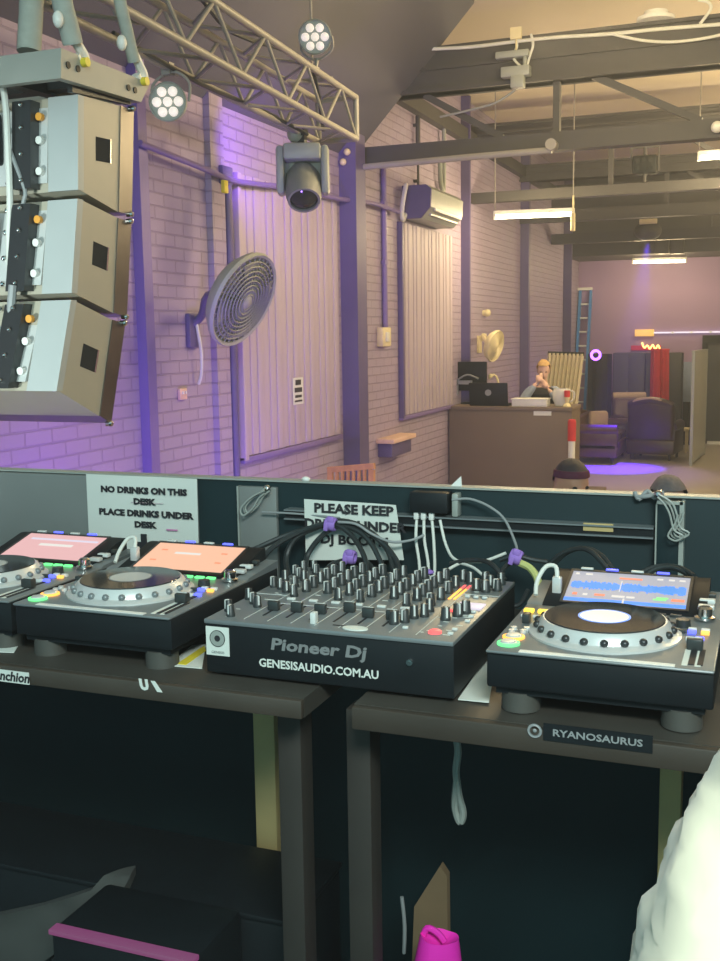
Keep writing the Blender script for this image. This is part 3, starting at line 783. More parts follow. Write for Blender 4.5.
# cable tangle on the nearest beam
t = thing('roof_cable', 'white cables lying along the nearest dark roof beam', 'cable', (0, 8.2, DZ+3.0))
def P8(l): return [pt(x, y, Y=8.2)-Vector((0, 8.2, DZ+3.0)) for x, y in l]
for k, (l, r, mm) in enumerate((([(430, 49), (470, 47), (520, 41), (560, 37), (610, 34), (660, 29), (725, 24)], .016, 'cable_white'), ([(612, 34), (640, 40), (670, 42), (700, 39), (725, 34)], .013, 'cable_white'),
                                ([(515, 38), (517, 46), (513, 57), (520, 66)], .012, 'cable_white'), ([(531, 34), (533, 45), (530, 55), (527, 66)], .012, 'cable_white'), ([(700, 24), (706, 16), (711, 8), (708, 2), (698, 0)], .014, 'cable_white'))):
    b = MB(); b.tube(P8(l), r); b.build('cable_run', mm, t)
c = pt(516, 72, Y=8.18); t = thing('junction_box', 'grey junction box with lamp holder under the nearest roof beam', 'box', c)
b = MB(); b.box((0, 0, 0), (.26, .10, .09), bev=.01); b.box((.02, -.01, -.09), (.12, .09, .11), bev=.01); b.box((-.03, 0, .15), (.3, .09, .06), bev=.01); b.cyl((.08, 0, 0), (.08, 0, .15), .02); b.build('box_body', 'smoked', t)
b = MB(); b.box((.0, -.005, .33), (.10, .03, .10)); b.cyl((0, 0, .15), (0, 0, .32), .008); b.build('yellow_label', 'cream', t)
b = MB(); b.tube([pt(x, y, Y=8.25) for x, y in ((524, 80), (515, 90), (495, 103), (470, 110), (440, 117))], .011)
tag(b.build('sagging_cable', 'cable_grey'), 'thin cable sagging from the junction box towards the left wall', 'cable')
c = pt(655, 28, Y=8.22); b = MB(); b.lathe([(0, .0), (.16, .0), (.16, .03), (.10, .05), (.10, .08), (0, .08)], 20)
tag(b.build('smoke_detector', 'white', loc=(c.x, c.y+.05, DZ+3.20)), 'flat white round fitting on top of the nearest roof beam', 'fitting')
c = pt(717, 127, Y=8.25); b = MB(); b.ball((0, 0, 0), .05); tag(b.build('ball_fitting', 'white', loc=c), 'small white ball fitting on the lower chord of the nearest truss', 'fitting')


# ------------------------------------------------------------------ the far part of the hall
YB = 11.5
bl = pt(447, 406, Y=YB); br = pt(572, 406, Y=YB); bh = bl.z
bx0, bx1 = max(bl.x, XW+.02), br.x
t = thing('bar_counter', 'plain brown bar counter standing against the left brick wall', 'bar counter', (bx0, YB, 0)); W_ = bx1-bx0
b = MB(); b.bx(0, W_, 0, .04, 0, bh-.05, 0, .004); b.build('front_panel', 'bar', t)
b = MB(); b.bx(-.0, W_+.01, -.02, .62, bh-.05, bh, 0, .008); b.build('worktop', 'bar', t)
for x in (0, W_-.04):
    b = MB(); b.bx(x, x+.04, .04, .6, 0, bh-.05); b.build('side_panel', 'bar', t)
p = pt(542.5, 411.5, Y=YB); b = MB(); b.box((0, 0, 0), (.22, .008, .10)); tag(b.build('label_card', 'white', loc=(p.x, YB-.004, p.z)), 'blank white card stuck near the top of the bar front', 'card')
# screens and things on the bar
c = pt(467, 404, Y=YB+.50); c.x += .07
t = thing('monitor', 'taller dark monitor at the wall end of the bar', 'monitor', (c.x, c.y, bh))
b = MB(); b.box((0, 0, .36), (.40, .05, .38), bev=.015); b.build('casing', 'black', t); b = MB(); b.box((0, .03, .36), (.36, .01, .34)); b.build('display', 'lens', t)
b = MB(); b.cyl((0, 0, .01), (0, 0, .25), .03); b.box((0, 0, .01), (.26, .2, .02), bev=.008); b.build('stand', 'black', t)
b = MB(); b.box((-.1, -.05, .28), (.22, .05, .05)); b.box((-.2, -.05, .22), (.05, .05, .2)); b.tube([(-.2, -.06, .3), (-.05, -.07, .38), (.1, -.06, .33)], .012); b.build('mount_arm', 'cable_grey', t)
c = pt(489, 404, Y=YB+.11)
t = thing('laptop', 'black laptop open with its lid towards the hall, beside the monitor', 'laptop', (c.x, c.y, bh))
b = MB(); b.box((0, .13, .012), (.50, .30, .024), bev=.006); b.build('base', 'black', t)
b = MB(); b.box((0, -.03, .15), (.50, .02, .29), 0, Matrix.Rotation(.15, 3, 'X'), .006); b.build('lid', 'black', t)
b = MB(); b.cyl((0, -.045, .17), (0, -.052, .17), .04, seg=20); b.build('round_badge', 'cable_grey', t)
c = pt(499, 397, Y=YB+.55); t = thing('desk_lamp', 'small cream bendy lamp between monitor and laptop', 'lamp', (c.x, c.y, bh))
b = MB(); b.cyl((0, 0, 0), (0, 0, .02), .06); b.tube([(0, 0, .02), (.0, 0, .2), (-.03, 0, .34), (-.08, 0, .38)], .014); b.build('stem', 'cream', t)
b = MB(); b.lathe([(.02, .05), (.05, 0), (.045, 0), (.0, .04)], 14, 0, Matrix.Rotation(-.6, 3, 'Y'), (-.10, 0, .34)); b.build('shade', 'cream', t)
c = pt(531, 405, Y=YB+.15); t = thing('paper_box', 'white box of papers lying on the bar in front of the person', 'box', (c.x, c.y, bh))
b = MB(); b.box((0, 0, .045), (.44, .24, .09), bev=.006); b.build('carton', 'white', t); b = MB(); b.box((0, 0, .093), (.46, .26, .012), bev=.003); b.build('carton_lid', 'white', t)
c = pt(561, 405, Y=YB+.22); t = thing('glass_jug', 'clear glass jug near the right end of the bar', 'jug', (c.x, c.y, bh))
b = MB(); b.lathe([(0, 0), (.075, 0), (.10, .08), (.11, .18), (.09, .22), (.08, .22), (.10, .17), (.09, .08), (.065, .012), (0, .012)], 24); b.build('jug_body', 'clear', t)
b = MB(); b.tube([(.09, 0, .20), (.16, 0, .17), (.15, 0, .08), (.09, 0, .05)], .012); b.build('handle', 'clear', t)
c = pt(567, 405, Y=YB+.1); t = thing('candle_holder', 'pink candle in a pale holder at the bar end', 'candle', (c.x, c.y, bh))
b = MB(); b.lathe([(0, 0), (.05, 0), (.05, .015), (.02, .05), (.04, .12), (0, .12)], 18); b.build('holder', 'cream', t); b = MB(); b.cyl((0, 0, .12), (0, 0, .20), .035); b.build('candle', 'red', t)
# bollard
c = pt(575, 460, Y=YB-.12); zt = pt(575, 422, Y=YB-.22).z
t = thing('bollard', 'orange and white warning post at the right end of the bar', 'bollard', (bx1+.04, YB-.22, 0))
b = MB(); b.lathe([(0, 0), (.15, 0), (.15, .03), (.06, .08), (.042, .1)], 24); b.build('base', 'black', t)
b = MB(); b.cyl((0, 0, .1), (0, 0, zt), .042); b.build('post', 'white', t)
b = MB(); b.cyl((0, 0, zt-.23), (0, 0, zt+.01), .050); b.lathe([(.05, zt), (.04, zt+.03), (0, zt+.035)], 16); b.build('upper_band', 'red', t)
b = MB(); b.cyl((0, 0, zt-.72), (0, 0, zt-.46), .048); b.build('lower_band', 'red', t)


# ------------------------------------------------------------------ people
def human(name, label, loc, rz, H, pose, skin, top, trouser, hair_m, hair, sleeves='long', shirt_m2=None):
    """one continuous body grown over a skeleton; clothes and hair are its children"""
    t = thing(name, label, 'person', loc, rz); k = H/1.75
    J = {'pelvis': (0, 0, .95), 'waist': (0, 0, 1.08), 'chest': (0, 0, 1.28), 'neckbase': (0, .01, 1.46), 'neck': (0, -.005, 1.54), 'head': (0, -.01, 1.62),
         'shL': (-.175, 0, 1.42), 'elL': (-.23, .02, 1.13), 'wrL': (-.24, -.06, .88), 'shR': (.175, 0, 1.42), 'elR': (.23, .02, 1.13), 'wrR': (.24, -.06, .88),
         'hipL': (-.09, 0, .92), 'knL': (-.10, -.02, .50), 'anL': (-.10, .02, .09), 'toL': (-.11, -.15, .04), 'hipR': (.09, 0, .92), 'knR': (.10, -.02, .50), 'anR': (.10, .02, .09), 'toR': (.11, -.15, .04)}
    J.update({a_: b_ for a_, b_ in pose.items() if a_[0] != '_'})
    Rr = {'pelvis': .135, 'waist': .125, 'chest': .145, 'neckbase': .075, 'neck': .056, 'head': .055, 'sh': .062, 'el': .045, 'wr': .030, 'hip': .092, 'kn': .06, 'an': .042, 'to': .036}
    rad = lambda n: Rr.get(n) or Rr[n[:2]] if n[:3] != 'hip' else Rr['hip']
    E_ = [('pelvis', 'waist'), ('waist', 'chest'), ('chest', 'neckbase'), ('neckbase', 'neck'), ('neck', 'head')]
    for s_ in 'LR': E_ += [('chest', 'sh'+s_), ('sh'+s_, 'el'+s_), ('el'+s_, 'wr'+s_), ('pelvis', 'hip'+s_), ('hip'+s_, 'kn'+s_), ('kn'+s_, 'an'+s_), ('an'+s_, 'to'+s_)]
    hd = Vector(J['head'])*k; hrot = Matrix.Rotation(pose.get('_turn', 0), 3, 'Z') @ Matrix.Rotation(pose.get('_nod', 0), 3, 'X')

    def skin_mesh(nm, names, infl, extra=None, vox=.016):
        names = [n for n in J if n in names]; idx = {n: i for i, n in enumerate(names)}
        me = bpy.data.meshes.new(nm); me.from_pydata([Vector(J[n])*k for n in names], [(idx[a], idx[b_]) for a, b_ in E_ if a in idx and b_ in idx], [])
        o = bpy.data.objects.new(nm, me); COL.objects.link(o)
        md = o.modifiers.new('s', 'SKIN'); md.use_smooth_shade = True
        for i, n in enumerate(names):
            rr = rad(n)*k+infl; v = me.skin_vertices[0].data[i]
            v.radius = (rr*1.0, rr*(.78 if n in ('chest', 'waist', 'pelvis') else 1)); v.use_root = (n == names[0])
        sb = o.modifiers.new('u', 'SUBSURF'); sb.levels = 2; sb.render_levels = 2
        dg = bpy.context.evaluated_depsgraph_get(); m2 = bpy.data.meshes.new_from_object(o.evaluated_get(dg)); bpy.data.objects.remove(o)
        if extra:
            bm = bmesh.new(); bm.from_mesh(m2); extra(bm); bm.to_mesh(m2); bm.free()
            o = bpy.data.objects.new(nm, m2); COL.objects.link(o)
            rm = o.modifiers.new('r', 'REMESH'); rm.mode = 'VOXEL'; rm.voxel_size = vox; rm.use_smooth_shade = True
            sm = o.modifiers.new('m', 'SMOOTH'); sm.iterations = 2; sm.factor = .4
            dg = bpy.context.evaluated_depsgraph_get(); m3 = bpy.data.meshes.new_from_object(o.evaluated_get(dg)); bpy.data.objects.remove(o); m2 = m3
        m2.name = nm; o = bpy.data.objects.new(nm, m2); COL.objects.link(o); o.parent = t
        for p in m2.polygons: p.use_smooth = True
        return o

    def headhands(bm):
        X = MB(); X.bm.free(); X.bm = bm
        h = lambda v: hrot @ Vector(v)*k + hd
        X.ball(h((0, 0, .075)), .098*k, (.80, 1.0, 1.12), 20, 0, hrot); X.ball(h((0, -.022, .005)), .070*k, (.88, 1, 1), 16, 0, hrot)
        X.ball(h((0, -.098, .035)), .017*k, (.9, 1.2, 1.5), 10, 0, hrot); X.ball(h((0, -.088, -.012)), .018*k, (1.5, .7, .55), 10, 0, hrot)
        for s_ in (-1, 1):
            X.ball(h((s_*.080, .008, .045)), .024*k, (.45, .8, 1.3), 10, 0, hrot); X.ball(h((s_*.033, -.086, .078)), .02*k, (1.3, .6, .5), 10, 0, hrot)
        for s_, n in ((-1, 'L'), (1, 'R')):
            wr, el = Vector(J['wr'+n])*k, Vector(J['el'+n])*k; d = (wr-el).normalized(); sd = d.cross(Vector((s_*.4, 1, .2))).normalized(); nn = sd.cross(d)
            X.ball(wr+d*.05*k, .043*k, (1, 1, 1), 10); 
            for q_ in range(4):
                a = wr+d*.08*k+sd*(.030-.02*q_)*k; L_ = (.036, .042, .040, .032)[q_]*k
                m1 = a+d*L_+nn*.006*k; X.tube([a-d*.03*k, a, m1, m1+(d*.7+nn*.7)*L_*.8], .0100*k, 6, smooth=2)
            X.tube([wr+d*.02*k+sd*.02*k, wr+d*.05*k+sd*.05*k, wr+d*.085*k+sd*.055*k+nn*.01], .0115*k, 6, smooth=2)
    body = skin_mesh('body', set(J), 0.0, headhands); body.data.materials.append(M[skin])
    tops = {'waist', 'chest', 'neckbase', 'shL', 'shR', 'pelvis', 'elL', 'elR'} | ({'wrL', 'wrR'} if sleeves == 'long' else set())
    keep = dict(J)
    for n in 'LR':
        a, b_ = Vector(J['el'+n]), Vector(J['wr'+n])
        if sleeves == 'long': J['wr'+n] = tuple(a.lerp(b_, .88))
        else: J['el'+n] = tuple(Vector(J['sh'+n]).lerp(a, .7))
    sh = skin_mesh('shirt', tops, .014); sh.data.materials.append(M[top])
    J.update(keep)
    for n in 'LR': J['an'+n] = tuple(Vector(J['an'+n])+Vector((0, 0, .04)))
    tr = skin_mesh('trousers', {'pelvis', 'hipL', 'hipR', 'knL', 'knR', 'anL', 'anR'}, .012); tr.data.materials.append(M[trouser]); J.update(keep)
    for n in 'LR':
        b = MB(); a, c_ = Vector(J['an'+n])*k, Vector(J['to'+n])*k; b.ball((a+c_)/2+Vector((0, 0, -.025*k)), .06*k, (.95, 2.3, .75), 14); 
        b.build('shoe', 'black', t)
    h = lambda v: hrot @ Vector(v)*k + hd
    hair(t, h, hrot, k, hair_m)
    b = MB()
    for s_ in (-1, 1): b.ball(h((s_*.031, -.088, .058)), .012*k, (1.2, .7, .7), 8, 0, hrot)
    b.build('eye', 'ink', t)
    return t


def cap_hair(t, h, hrot, k, m, low=.05, rough=.006, infl=1.10):
    bm = bmesh.new(); bmesh.ops.create_uvsphere(bm, u_segments=28, v_segments=18, radius=.098*k*infl)
    for v in bm.verts:
        p = Vector((v.co.x*.82, v.co.y*1.02, v.co.z*1.12)); p += p.normalized()*mnoise.noise(p*60)*rough
        v.co = p
    dead = [v for v in bm.verts if v.co.z < (low if v.co.y > -.03 else .045)*k - (.05 if v.co.y > .03 else 0)*k]
    bmesh.ops.delete(bm, geom=dead, context='VERTS')
    for v in bm.verts: v.co = hrot @ v.co + h((0, 0, .075))
    X = MB(); X.bm.free(); X.bm = bm; o = X.build('hair', m, t); return o


def hair_band(t, h, hrot, k, m):
    cap_hair(t, h, hrot, k, m, .03, .004, 1.07)
    b = MB(); b.lathe([(.092, .026), (.0985, .029), (.0965, .056), (.092, .062), (.080, .062), (.086, .026), (.092, .026)], 32, 0, hrot*k, h((0, 0, .075)), (.84, 1.04)); b.build('headband', 'maroon', t)


c = pt(571, 475, Y=3.35); hz = pt(572, 459, Y=3.35).z
human('person', 'person in maroon headband just behind the booth panel, face half hidden', (c.x, 3.35, 0), math.radians(20), hz*1.0/1.807*1.75, {'_turn': .35}, 'skin', 'cloth_black', 'cloth_dark', 'hair_dark', hair_band)
c = pt(668, 485, Y=3.1); hz = pt(668, 477.5, Y=3.1).z
human('person', 'person with short greying hair behind the booth panel, only forehead showing', (c.x, 3.1, 0), math.radians(8), hz/1.807*1.75, {}, 'skin_pale', 'cloth_dark', 'cloth_dark', 'hair_grey',
      lambda t, h, r, k, m: cap_hair(t, h, r, k, m, .0, .004, 1.16))
# person behind the bar, on a low platform, both hands raised to the face
PB = YB+.95; c = pt(541, 400, Y=PB); zt = pt(544, 360, Y=PB).z
tag(MB().bx(-.8, .75, -.28, .9, 0, .16, 0, .01).build('platform', 'bar', loc=(c.x, PB, 0)), 'low platform behind the bar under the person', 'platform')
human('person', 'fair-haired person in dark top behind the bar, hands raised to the face', (c.x+.03, PB, .16), math.radians(12), (zt-.16)/1.81*1.75,
      {'elL': (-.30, -.22, 1.22), 'wrL': (-.09, -.20, 1.52), 'elR': (.27, -.24, 1.16), 'wrR': (.06, -.24, 1.44), '_nod': .25}, 'skin_pale', 'cloth_blue', 'cloth_dark', 'hair_blond',
      lambda t, h, r, k, m: cap_hair(t, h, r, k, m, .0, .012, 1.18))
p_ = [o for o in bpy.data.objects if o.name.startswith('person')][-1]
k_ = (zt-.16)/1.81
b = MB(); b.lathe([(.150, .95), (.165, 1.1), (.178, 1.26), (.185, 1.36), (.12, 1.44), (.09, 1.45), (.13, 1.40), (.16, 1.3), (.15, 1.1), (.14, .95)], 28, 0, Matrix.Identity(3)*k_, (0, 0, 0), (1.16, 1.06)); b.build('apron', 'cloth_black', p_)

# ------------------------------------------------------------------ lounge furniture
# leaning pale screen behind the bar end
Yq = 14.2; a, b_, c_, d_ = pt(548, 353, Y=Yq), pt(584, 354, Y=Yq), pt(572, 430, Y=Yq-.1), pt(556, 430, Y=Yq-.1)
t = thing('folding_screen', 'pale pleated screen leaning behind the right end of the bar', 'screen', (a.x, Yq, 0))
o0 = Vector((a.x, Yq, 0)); n = 9; b = MB(); topz = a.z
for k in range(n):
    f0, f1 = k/n, (k+1)/n; dy = .05
    tl = a.lerp(b_, f0)-o0; tr = a.lerp(b_, f1)-o0
    lo = lambda v, f: Vector((v.x-.18*f-.02, v.y-.12, 0))
    tm = (tl+tr)/2+Vector((0, -dy, 0))
    for u, v in ((tl, tm), (tm, tr)):
        b.hexa([u, v, lo(v, 1), lo(u, 1)], [u+Vector((0, .02, 0)), v+Vector((0, .02, 0)), lo(v, 1)+Vector((0, .02, 0)), lo(u, 1)+Vector((0, .02, 0))])
b.build('pleats', 'beige', t, 10)
b = MB(); b.bar(a-o0, b_-o0, .03, .05, up=(0, 0, 1)); b.build('top_rail', 'ink', t)
# blue ladder in the far corner
a = pt(583, 290, Y=20.9)
t = thing('ladder', 'blue ladder leaning in the far left corner of the hall', 'ladder', (a.x, 20.77, 0)); h = a.z
for x in (-.10, .12):
    b = MB(); b.bar((x, -.35, 0), (x, .42, h), .05, .09, up=(0, 1, 0)); b.build('rail', 'blue', t)
for k in range(1, 11):
    b = MB(); z = h*k/11; y = -.35+.77*k/11; b.cyl((-.10, y, z), (.12, y, z), .02, seg=8); b.build('rung', 'white', t)
b = MB(); b.box((-.02, .40, h+.03), (.34, .12, .06), bev=.01); b.build('top_cap', 'white', t)
# ring light
c = pt(596, 355, Y=19.85); t = thing('ring_light', 'glowing violet ring lamp on a thin stand before the far drapes', 'lamp', (c.x, 19.85, 0))
b = MB(); b.cyl((0, 0, .02), (0, 0, c.z), .015); b.cyl((0, 0, 0), (0, 0, .03), .16); b.build('stand', 'black', t)
b = MB(); b.lathe([(.06, 0), (.075, -.02), (.10, -.02), (.11, 0), (.10, .02), (.075, .02), (.06, 0)], 28, 0, Matrix.Rotation(PI/2, 3, 'X'), (0, -.03, c.z)); b.build('ring', 'led_violet', t)
# violet floor spot
fs = pt(622, 466, Z=0)
fsrc = pt(648, 236, Y=17.75); fsrc.z -= .12
spot('lounge_violet_beam', fsrc, (fs.x-.05, fs.y-.3, 0), 3600, (.07, .015, 1.0), 25, .5, .04)
spot('lounge_violet_flood', fsrc, (fs.x+.05, fs.y-1.0, 0), 330, (.34, .16, 1.0), 50, .8, .04)
# drapes, cabinets along the back
YC = 20.2
def back_box(nm, label, cat, xl, xr, ytop, m, dep=.5, Y=YC, pleat=False, zb=0.0):
    a, c_ = pt(xl, ytop, Y=Y), pt(xr, ytop, Y=Y)
    t = thing(nm, label, cat, (a.x, Y, 0)); w_ = c_.x-a.x
    if pleat:
        b = MB(); n = max(4, int(w_/.09)); P_ = [(w_*k/n, .05*math.sin(k*1.9)) for k in range(n+1)]
        for (xa, ya), (xb, yb) in zip(P_, P_[1:]): b.hexa([(xa, ya, zb), (xb, yb, zb), (xb, yb, a.z), (xa, ya, a.z)], [(xa, ya+.03, zb), (xb, yb+.03, zb), (xb, yb+.03, a.z), (xa, ya+.03, a.z)])
        b.build('cloth', m, t, 60)
    else:
        b = MB(); b.bx(0, w_, 0, dep, 0, a.z, 0, .01); b.build('carcass', m, t)
        b = MB()
        for (p0, p1) in ((.03, .49), (.51, .97)): b.bx(w_*p0, w_*p1, -.02, 0, .08, a.z-.04, 0, .005)
        b.build('door', m, t)
        b = MB(); b.bx(w_*.46, w_*.475, -.05, -.02, a.z*.5, a.z*.6); b.build('handle', 'smoked', t)
    return t


back_box('drape', 'black pleated drape behind the violet ring lamp', 'curtain', 588, 612, 354, 'drape', pleat=True)
back_box('cabinet', 'charcoal tall cabinet between the black drape and the red cloth', 'cabinet', 613, 645, 353, 'drape_grey')
cb = back_box('cabinet', 'charcoal tall cabinet behind the hanging red cloth', 'cabinet', 646, 682, 353, 'drape_grey')
back_box('drape', 'black drape between the red cloth cabinet and the far door', 'curtain', 683, 704, 402, 'drape', pleat=True, Y=20.8)
a, c_ = pt(683, 362, Y=YF-.05), pt(696, 402, Y=YF-.05)
tag(MB().bx(a.x, c_.x, YF-.05, YF+.0, c_.z, a.z, 0, .01).build('poster', 'cloth_blue'), 'dull blue board on the far wall beside the glass panel', 'board')
a, c_ = pt(651, 351, Y=YC-.06), pt(668, 401, Y=YC-.06)
b = MB(); n = 12; w_ = c_.x-a.x
P_ = [(w_*k/n-.02*(k % 2), -.02+.03*math.sin(k*2.1)) for k in range(n+1)]
for (xa, ya), (xb, yb) in zip(P_, P_[1:]): b.hexa([(xa*1.06, ya, c_.z-a.z), (xb*1.06, yb, c_.z-a.z), (xb, yb, 0.02), (xa, ya, 0.02)], [(xa*1.06, ya+.015, c_.z-a.z), (xb*1.06, yb+.015, c_.z-a.z), (xb, yb+.015, 0.02), (xa, ya+.015, 0.02)])
b.bx(0, w_, -.02, .12, 0.01, .04)
tag(b.build('hanging_cloth', 'red', loc=(a.x, YC-.06, a.z), angle=60), 'red cloth hanging over the front of a charcoal cabinet', 'cloth')
# neon and LED strip on the far wall
a, c_ = pt(631, 347, Y=YF-.03), pt(661, 349, Y=YF-.03)
t = thing('neon_sign', 'small orange neon scribble on the far wall above the red cloth', 'sign', ((a.x+c_.x)/2, YF-.03, a.z))
b = MB(); w_ = c_.x-a.x
b.tube([(-.08, -.02, .09), (-.03, -.02, -.02), (.03, -.02, .03), (.08, -.02, -.04), (.14, -.02, .04), (.19, -.02, -.05), (.24, -.02, .03), (.28, -.02, -.04)], .016, smooth=4); b.build('neon_tube', 'neon', t)
b = MB(); b.box((0, 0, -.02), (w_, .03, .10)); b.build('backing', 'red', t)
a, c_, d_ = pt(635, 333, Y=YF-.04), pt(654, 333, Y=YF-.04), pt(760, 333, Y=YF-.04)
t = thing('light_box', 'amber lit box on the far wall with a white strip running right', 'light', (a.x, YF-.04, a.z))
b = MB(); b.bx(0, c_.x-a.x, -.05, .03, -.07, .07, 0, .01); b.build('amber_box', mat('amber_panel', (.7, .42, .10), .5, emit=(1, .6, .12), es=.45), t)
b = MB(); b.bx(c_.x-a.x, d_.x-a.x, -.02, .03, -.016, .016); b.build('light_strip', glow('strip_glow', (1, .85, .95), .8), t)
b = MB()
for k in range(1, 8): b.box(((c_.x-a.x)+k*.37, -.02, 0), (.04, .04, .045))
b.build('clip', 'white', t)


def arm_chair(nm, label, loc, rz, w_, d_, h, m, winged=False, sofa=False, pad=None):
    t = thing(nm, label, 'sofa' if sofa else 'armchair', loc, rz); s = .44
    b = MB(); b.box((0, 0, .24), (w_, d_, .26), bev=.04); b.build('base', m, t)
    n = 2 if sofa else 1
    for k in range(n):
        ww = (w_-.34)/n; b = MB(); b.box((-(w_-.34)/2+ww*(k+.5), -.06, .42), (ww-.01, d_-.2, .16), bev=.05, seg=3); b.build('seat_cushion', m, t)
    b = MB()
    R3 = Matrix.Rotation(-.16, 3, 'X')
    b.box((0, d_/2-.09, .30+(h-.30)/2), (w_-.04, .18, h-.28), 0, R3, .06, 3)
    b.tube([(-w_/2+.05, d_/2-.02, h-.07), (-w_/4, d_/2, h-.01), (0, d_/2+.01, h+.02), (w_/4, d_/2, h-.01), (w_/2-.05, d_/2-.02, h-.07)], .07, 10); b.build('backrest', m, t)
    for sx in (-1, 1):
        b = MB(); b.box((sx*(w_/2-.08), -.03, .42), (.16, d_-.06, .34), bev=.03); b.cyl((sx*(w_/2-.07), -d_/2+.01, .60), (sx*(w_/2-.07), d_/2-.08, .60), .095, seg=18)
        if winged: b.prism([(sx*(w_/2-.13), d_/2-.38, .62), (sx*(w_/2-.13), d_/2-.05, .62), (sx*(w_/2-.13), d_/2+.0, h-.05), (sx*(w_/2-.13), d_/2-.28, h-.12)], (sx*.08, 0, 0))
        b.build('armrest', m, t)
    for sx in (-1, 1):
        for sy in (-1, 1): b = MB(); b.cyl((sx*(w_/2-.10), sy*(d_/2-.10), 0), (sx*(w_/2-.10), sy*(d_/2-.10), .13), .022, .032, 10); b.build('leg', 'ink', t)
    return t


p = pt(649, 461, Z=0)
wc = arm_chair('wing_armchair', 'dark brown winged leather armchair seen from behind in the lounge', (p.x+.05, p.y+.45, 0), PI-.12, .86, .85, 1.06, 'leather_dark', True)
b = MB(); b.tube([(-.30, .44, 1.03), (-.15, .46, 1.09), (.0, .46, 1.11), (.2, .46, 1.09), (.32, .44, 1.03)], .035, 8); b.build('pale_top_roll', 'tan', wc)
ps = pt(578, 452, Y=17.3); sx_ = ps.x+.30
arm_chair('sofa', 'brown leather tufted sofa beside the orange and white post', (sx_, 17.95, 0), PI/2, 1.6, .80, .82, 'leather', sofa=True)
b = MB(); b.box((0, 0, 0), (.36, .14, .36), 0, Matrix.Rotation(.5, 3, 'Z'), .06, 3); tag(b.build('cushion', 'tan', loc=(sx_-.05, 17.95, .70)), 'tan cushion on the brown leather sofa', 'cushion')
pr = pt(612, 440, Y=19.0)
rc = arm_chair('recliner', 'brown padded recliner with tan head roll at the back of the lounge', (pr.x+.305, 19.58, 0), math.radians(20), .72, .66, 1.0, 'leather')
b = MB(); b.cyl((-.32, .33, 1.03), (.32, .33, 1.03), .085, seg=16); b.build('head_roll', 'tan', rc)
b = MB(); b.box((-.06, -.53, .40), (.44, .34, .14), bev=.05, seg=3); b.bar((-.15, -.3, .26), (-.15, -.5, .36), .04, .05); b.bar((.08, -.3, .26), (.08, -.5, .36), .04, .05); fr_ = b.build('footrest', 'leather', rc)
b = MB(); b.box((-.06, -.53, .475), (.42, .32, .03), bev=.012); b.build('pale_pad', 'tan', fr_)
p = pt(677, 452, Z=0); t = thing('side_table', 'small cream side table right of the winged armchair', 'table', (p.x, p.y, 0))
b = MB(); b.box((0, 0, .44), (.42, .36, .05), bev=.01); b.build('table_top', 'cream', t)
for sx in (-.17, .17):
    for sy in (-.14, .14): b = MB(); b.bar((sx, sy, 0), (sx, sy, .42), .04, .04); b.build('leg', 'cream', t)
# frosted panel right of the lounge
Yp = 14.6; a, c_ = pt(693, 352, Y=Yp), pt(706, 346, Y=Yp+1.2); 
pb0 = pt(690, 466, Z=0)
t = thing('glass_screen', 'tall frosted glass panel standing right of the winged armchair', 'screen', (pb0.x, pb0.y, 0))
d = Vector((pt(704, 440, Y=pb0.y+1.8).x-pb0.x, 1.8, 0)); hh = pt(694, 352, Y=pb0.y).z
b = MB(); b.hexa([(0, 0, .03), d+Vector((0, 0, .03)), d+Vector((0, 0, hh)), (0, 0, hh)], [(.02, 0, .03), d+Vector((.02, 0, .03)), d+Vector((.02, 0, hh)), (.02, 0, hh)]); b.build('pane', 'perspex', t)
b = MB()
b.bar((0.01, 0, 0), (0.01, 0, hh), .05, .05); b.bar(d, d+Vector((0, 0, hh)), .05, .05); b.bar(Vector((0, 0, hh)), d+Vector((0, 0, hh)), .05, .04); b.bar(Vector((0, 0, .05)), d+Vector((0, 0, .05)), .05, .04); b.build('frame', 'smoked', t)


# ------------------------------------------------------------------ the booth: panel, tables
YP = .62                        # face of the booth panel
PT = DZ+.243
t = thing('booth_panel', 'long black panel along the back of the mixing desk', 'panel', (0, YP, ST))
b = MB(); b.bx(-1.6, 1.9, 0, .03, 0, PT-ST, 0, .003); b.build('main_board', 'black_panel', t)
b = MB(); b.bx(-1.6, 1.9, -.006, .032, PT-ST, PT-ST+.004); b.build('top_lip', 'smoked', t)
xa, xb = pt(-60, 540, Y=YP-.02).x, pt(196, 540, Y=YP-.02).x
b = MB(); b.bx(xa, xb, -.016, 0, 1.0, PT-ST-.002, 0, .003); b.build('grey_board', 'grey_panel', t)
xa, xb = pt(239, 540, Y=YP-.02).x, pt(276, 540, Y=YP-.02).x
b = MB(); b.bx(xa, xb, -.014, 0, 1.01, PT-ST-.012, 0, .003); b.build('hook_plate', 'grey_panel', t)
b = MB(); b.bx(xa-.004, xa, -.017, 0, 1.01, PT-ST-.012); b.build('edge_strip', 'smoked', t)
xa, xb = pt(656, 540, Y=YP-.03).x, pt(682, 540, Y=YP-.03).x
b = MB(); b.bx(xa, xb, -.028, 0, 1.01, PT-ST-.003, 0, .003); b.build('hook_plate', 'black_panel', t)
b = MB(); b.bx(xb-.006, xb+.003, -.032, 0, 1.01, PT-ST-.004); b.bx(xa, xb, -.032, 0, PT-ST-.010, PT-ST-.003); b.bx(xa-.002, xa+.001, -.030, 0, 1.01, PT-ST-.01); o = b.build('edge_strip', 'smoked', t)
t = thing('cable_rail', 'dark double-edged rail running across the back panel', 'rail', (0, YP, 0))
z0, z1 = pt(560, 523, Y=YP-.03).z, pt(560, 534, Y=YP-.03).z
xa, xb = pt(290, 512, Y=YP).x, pt(655, 530, Y=YP).x
b = MB(); b.bx(xa, xb, -.026, 0, z1, z0); b.build('channel', 'black', t)
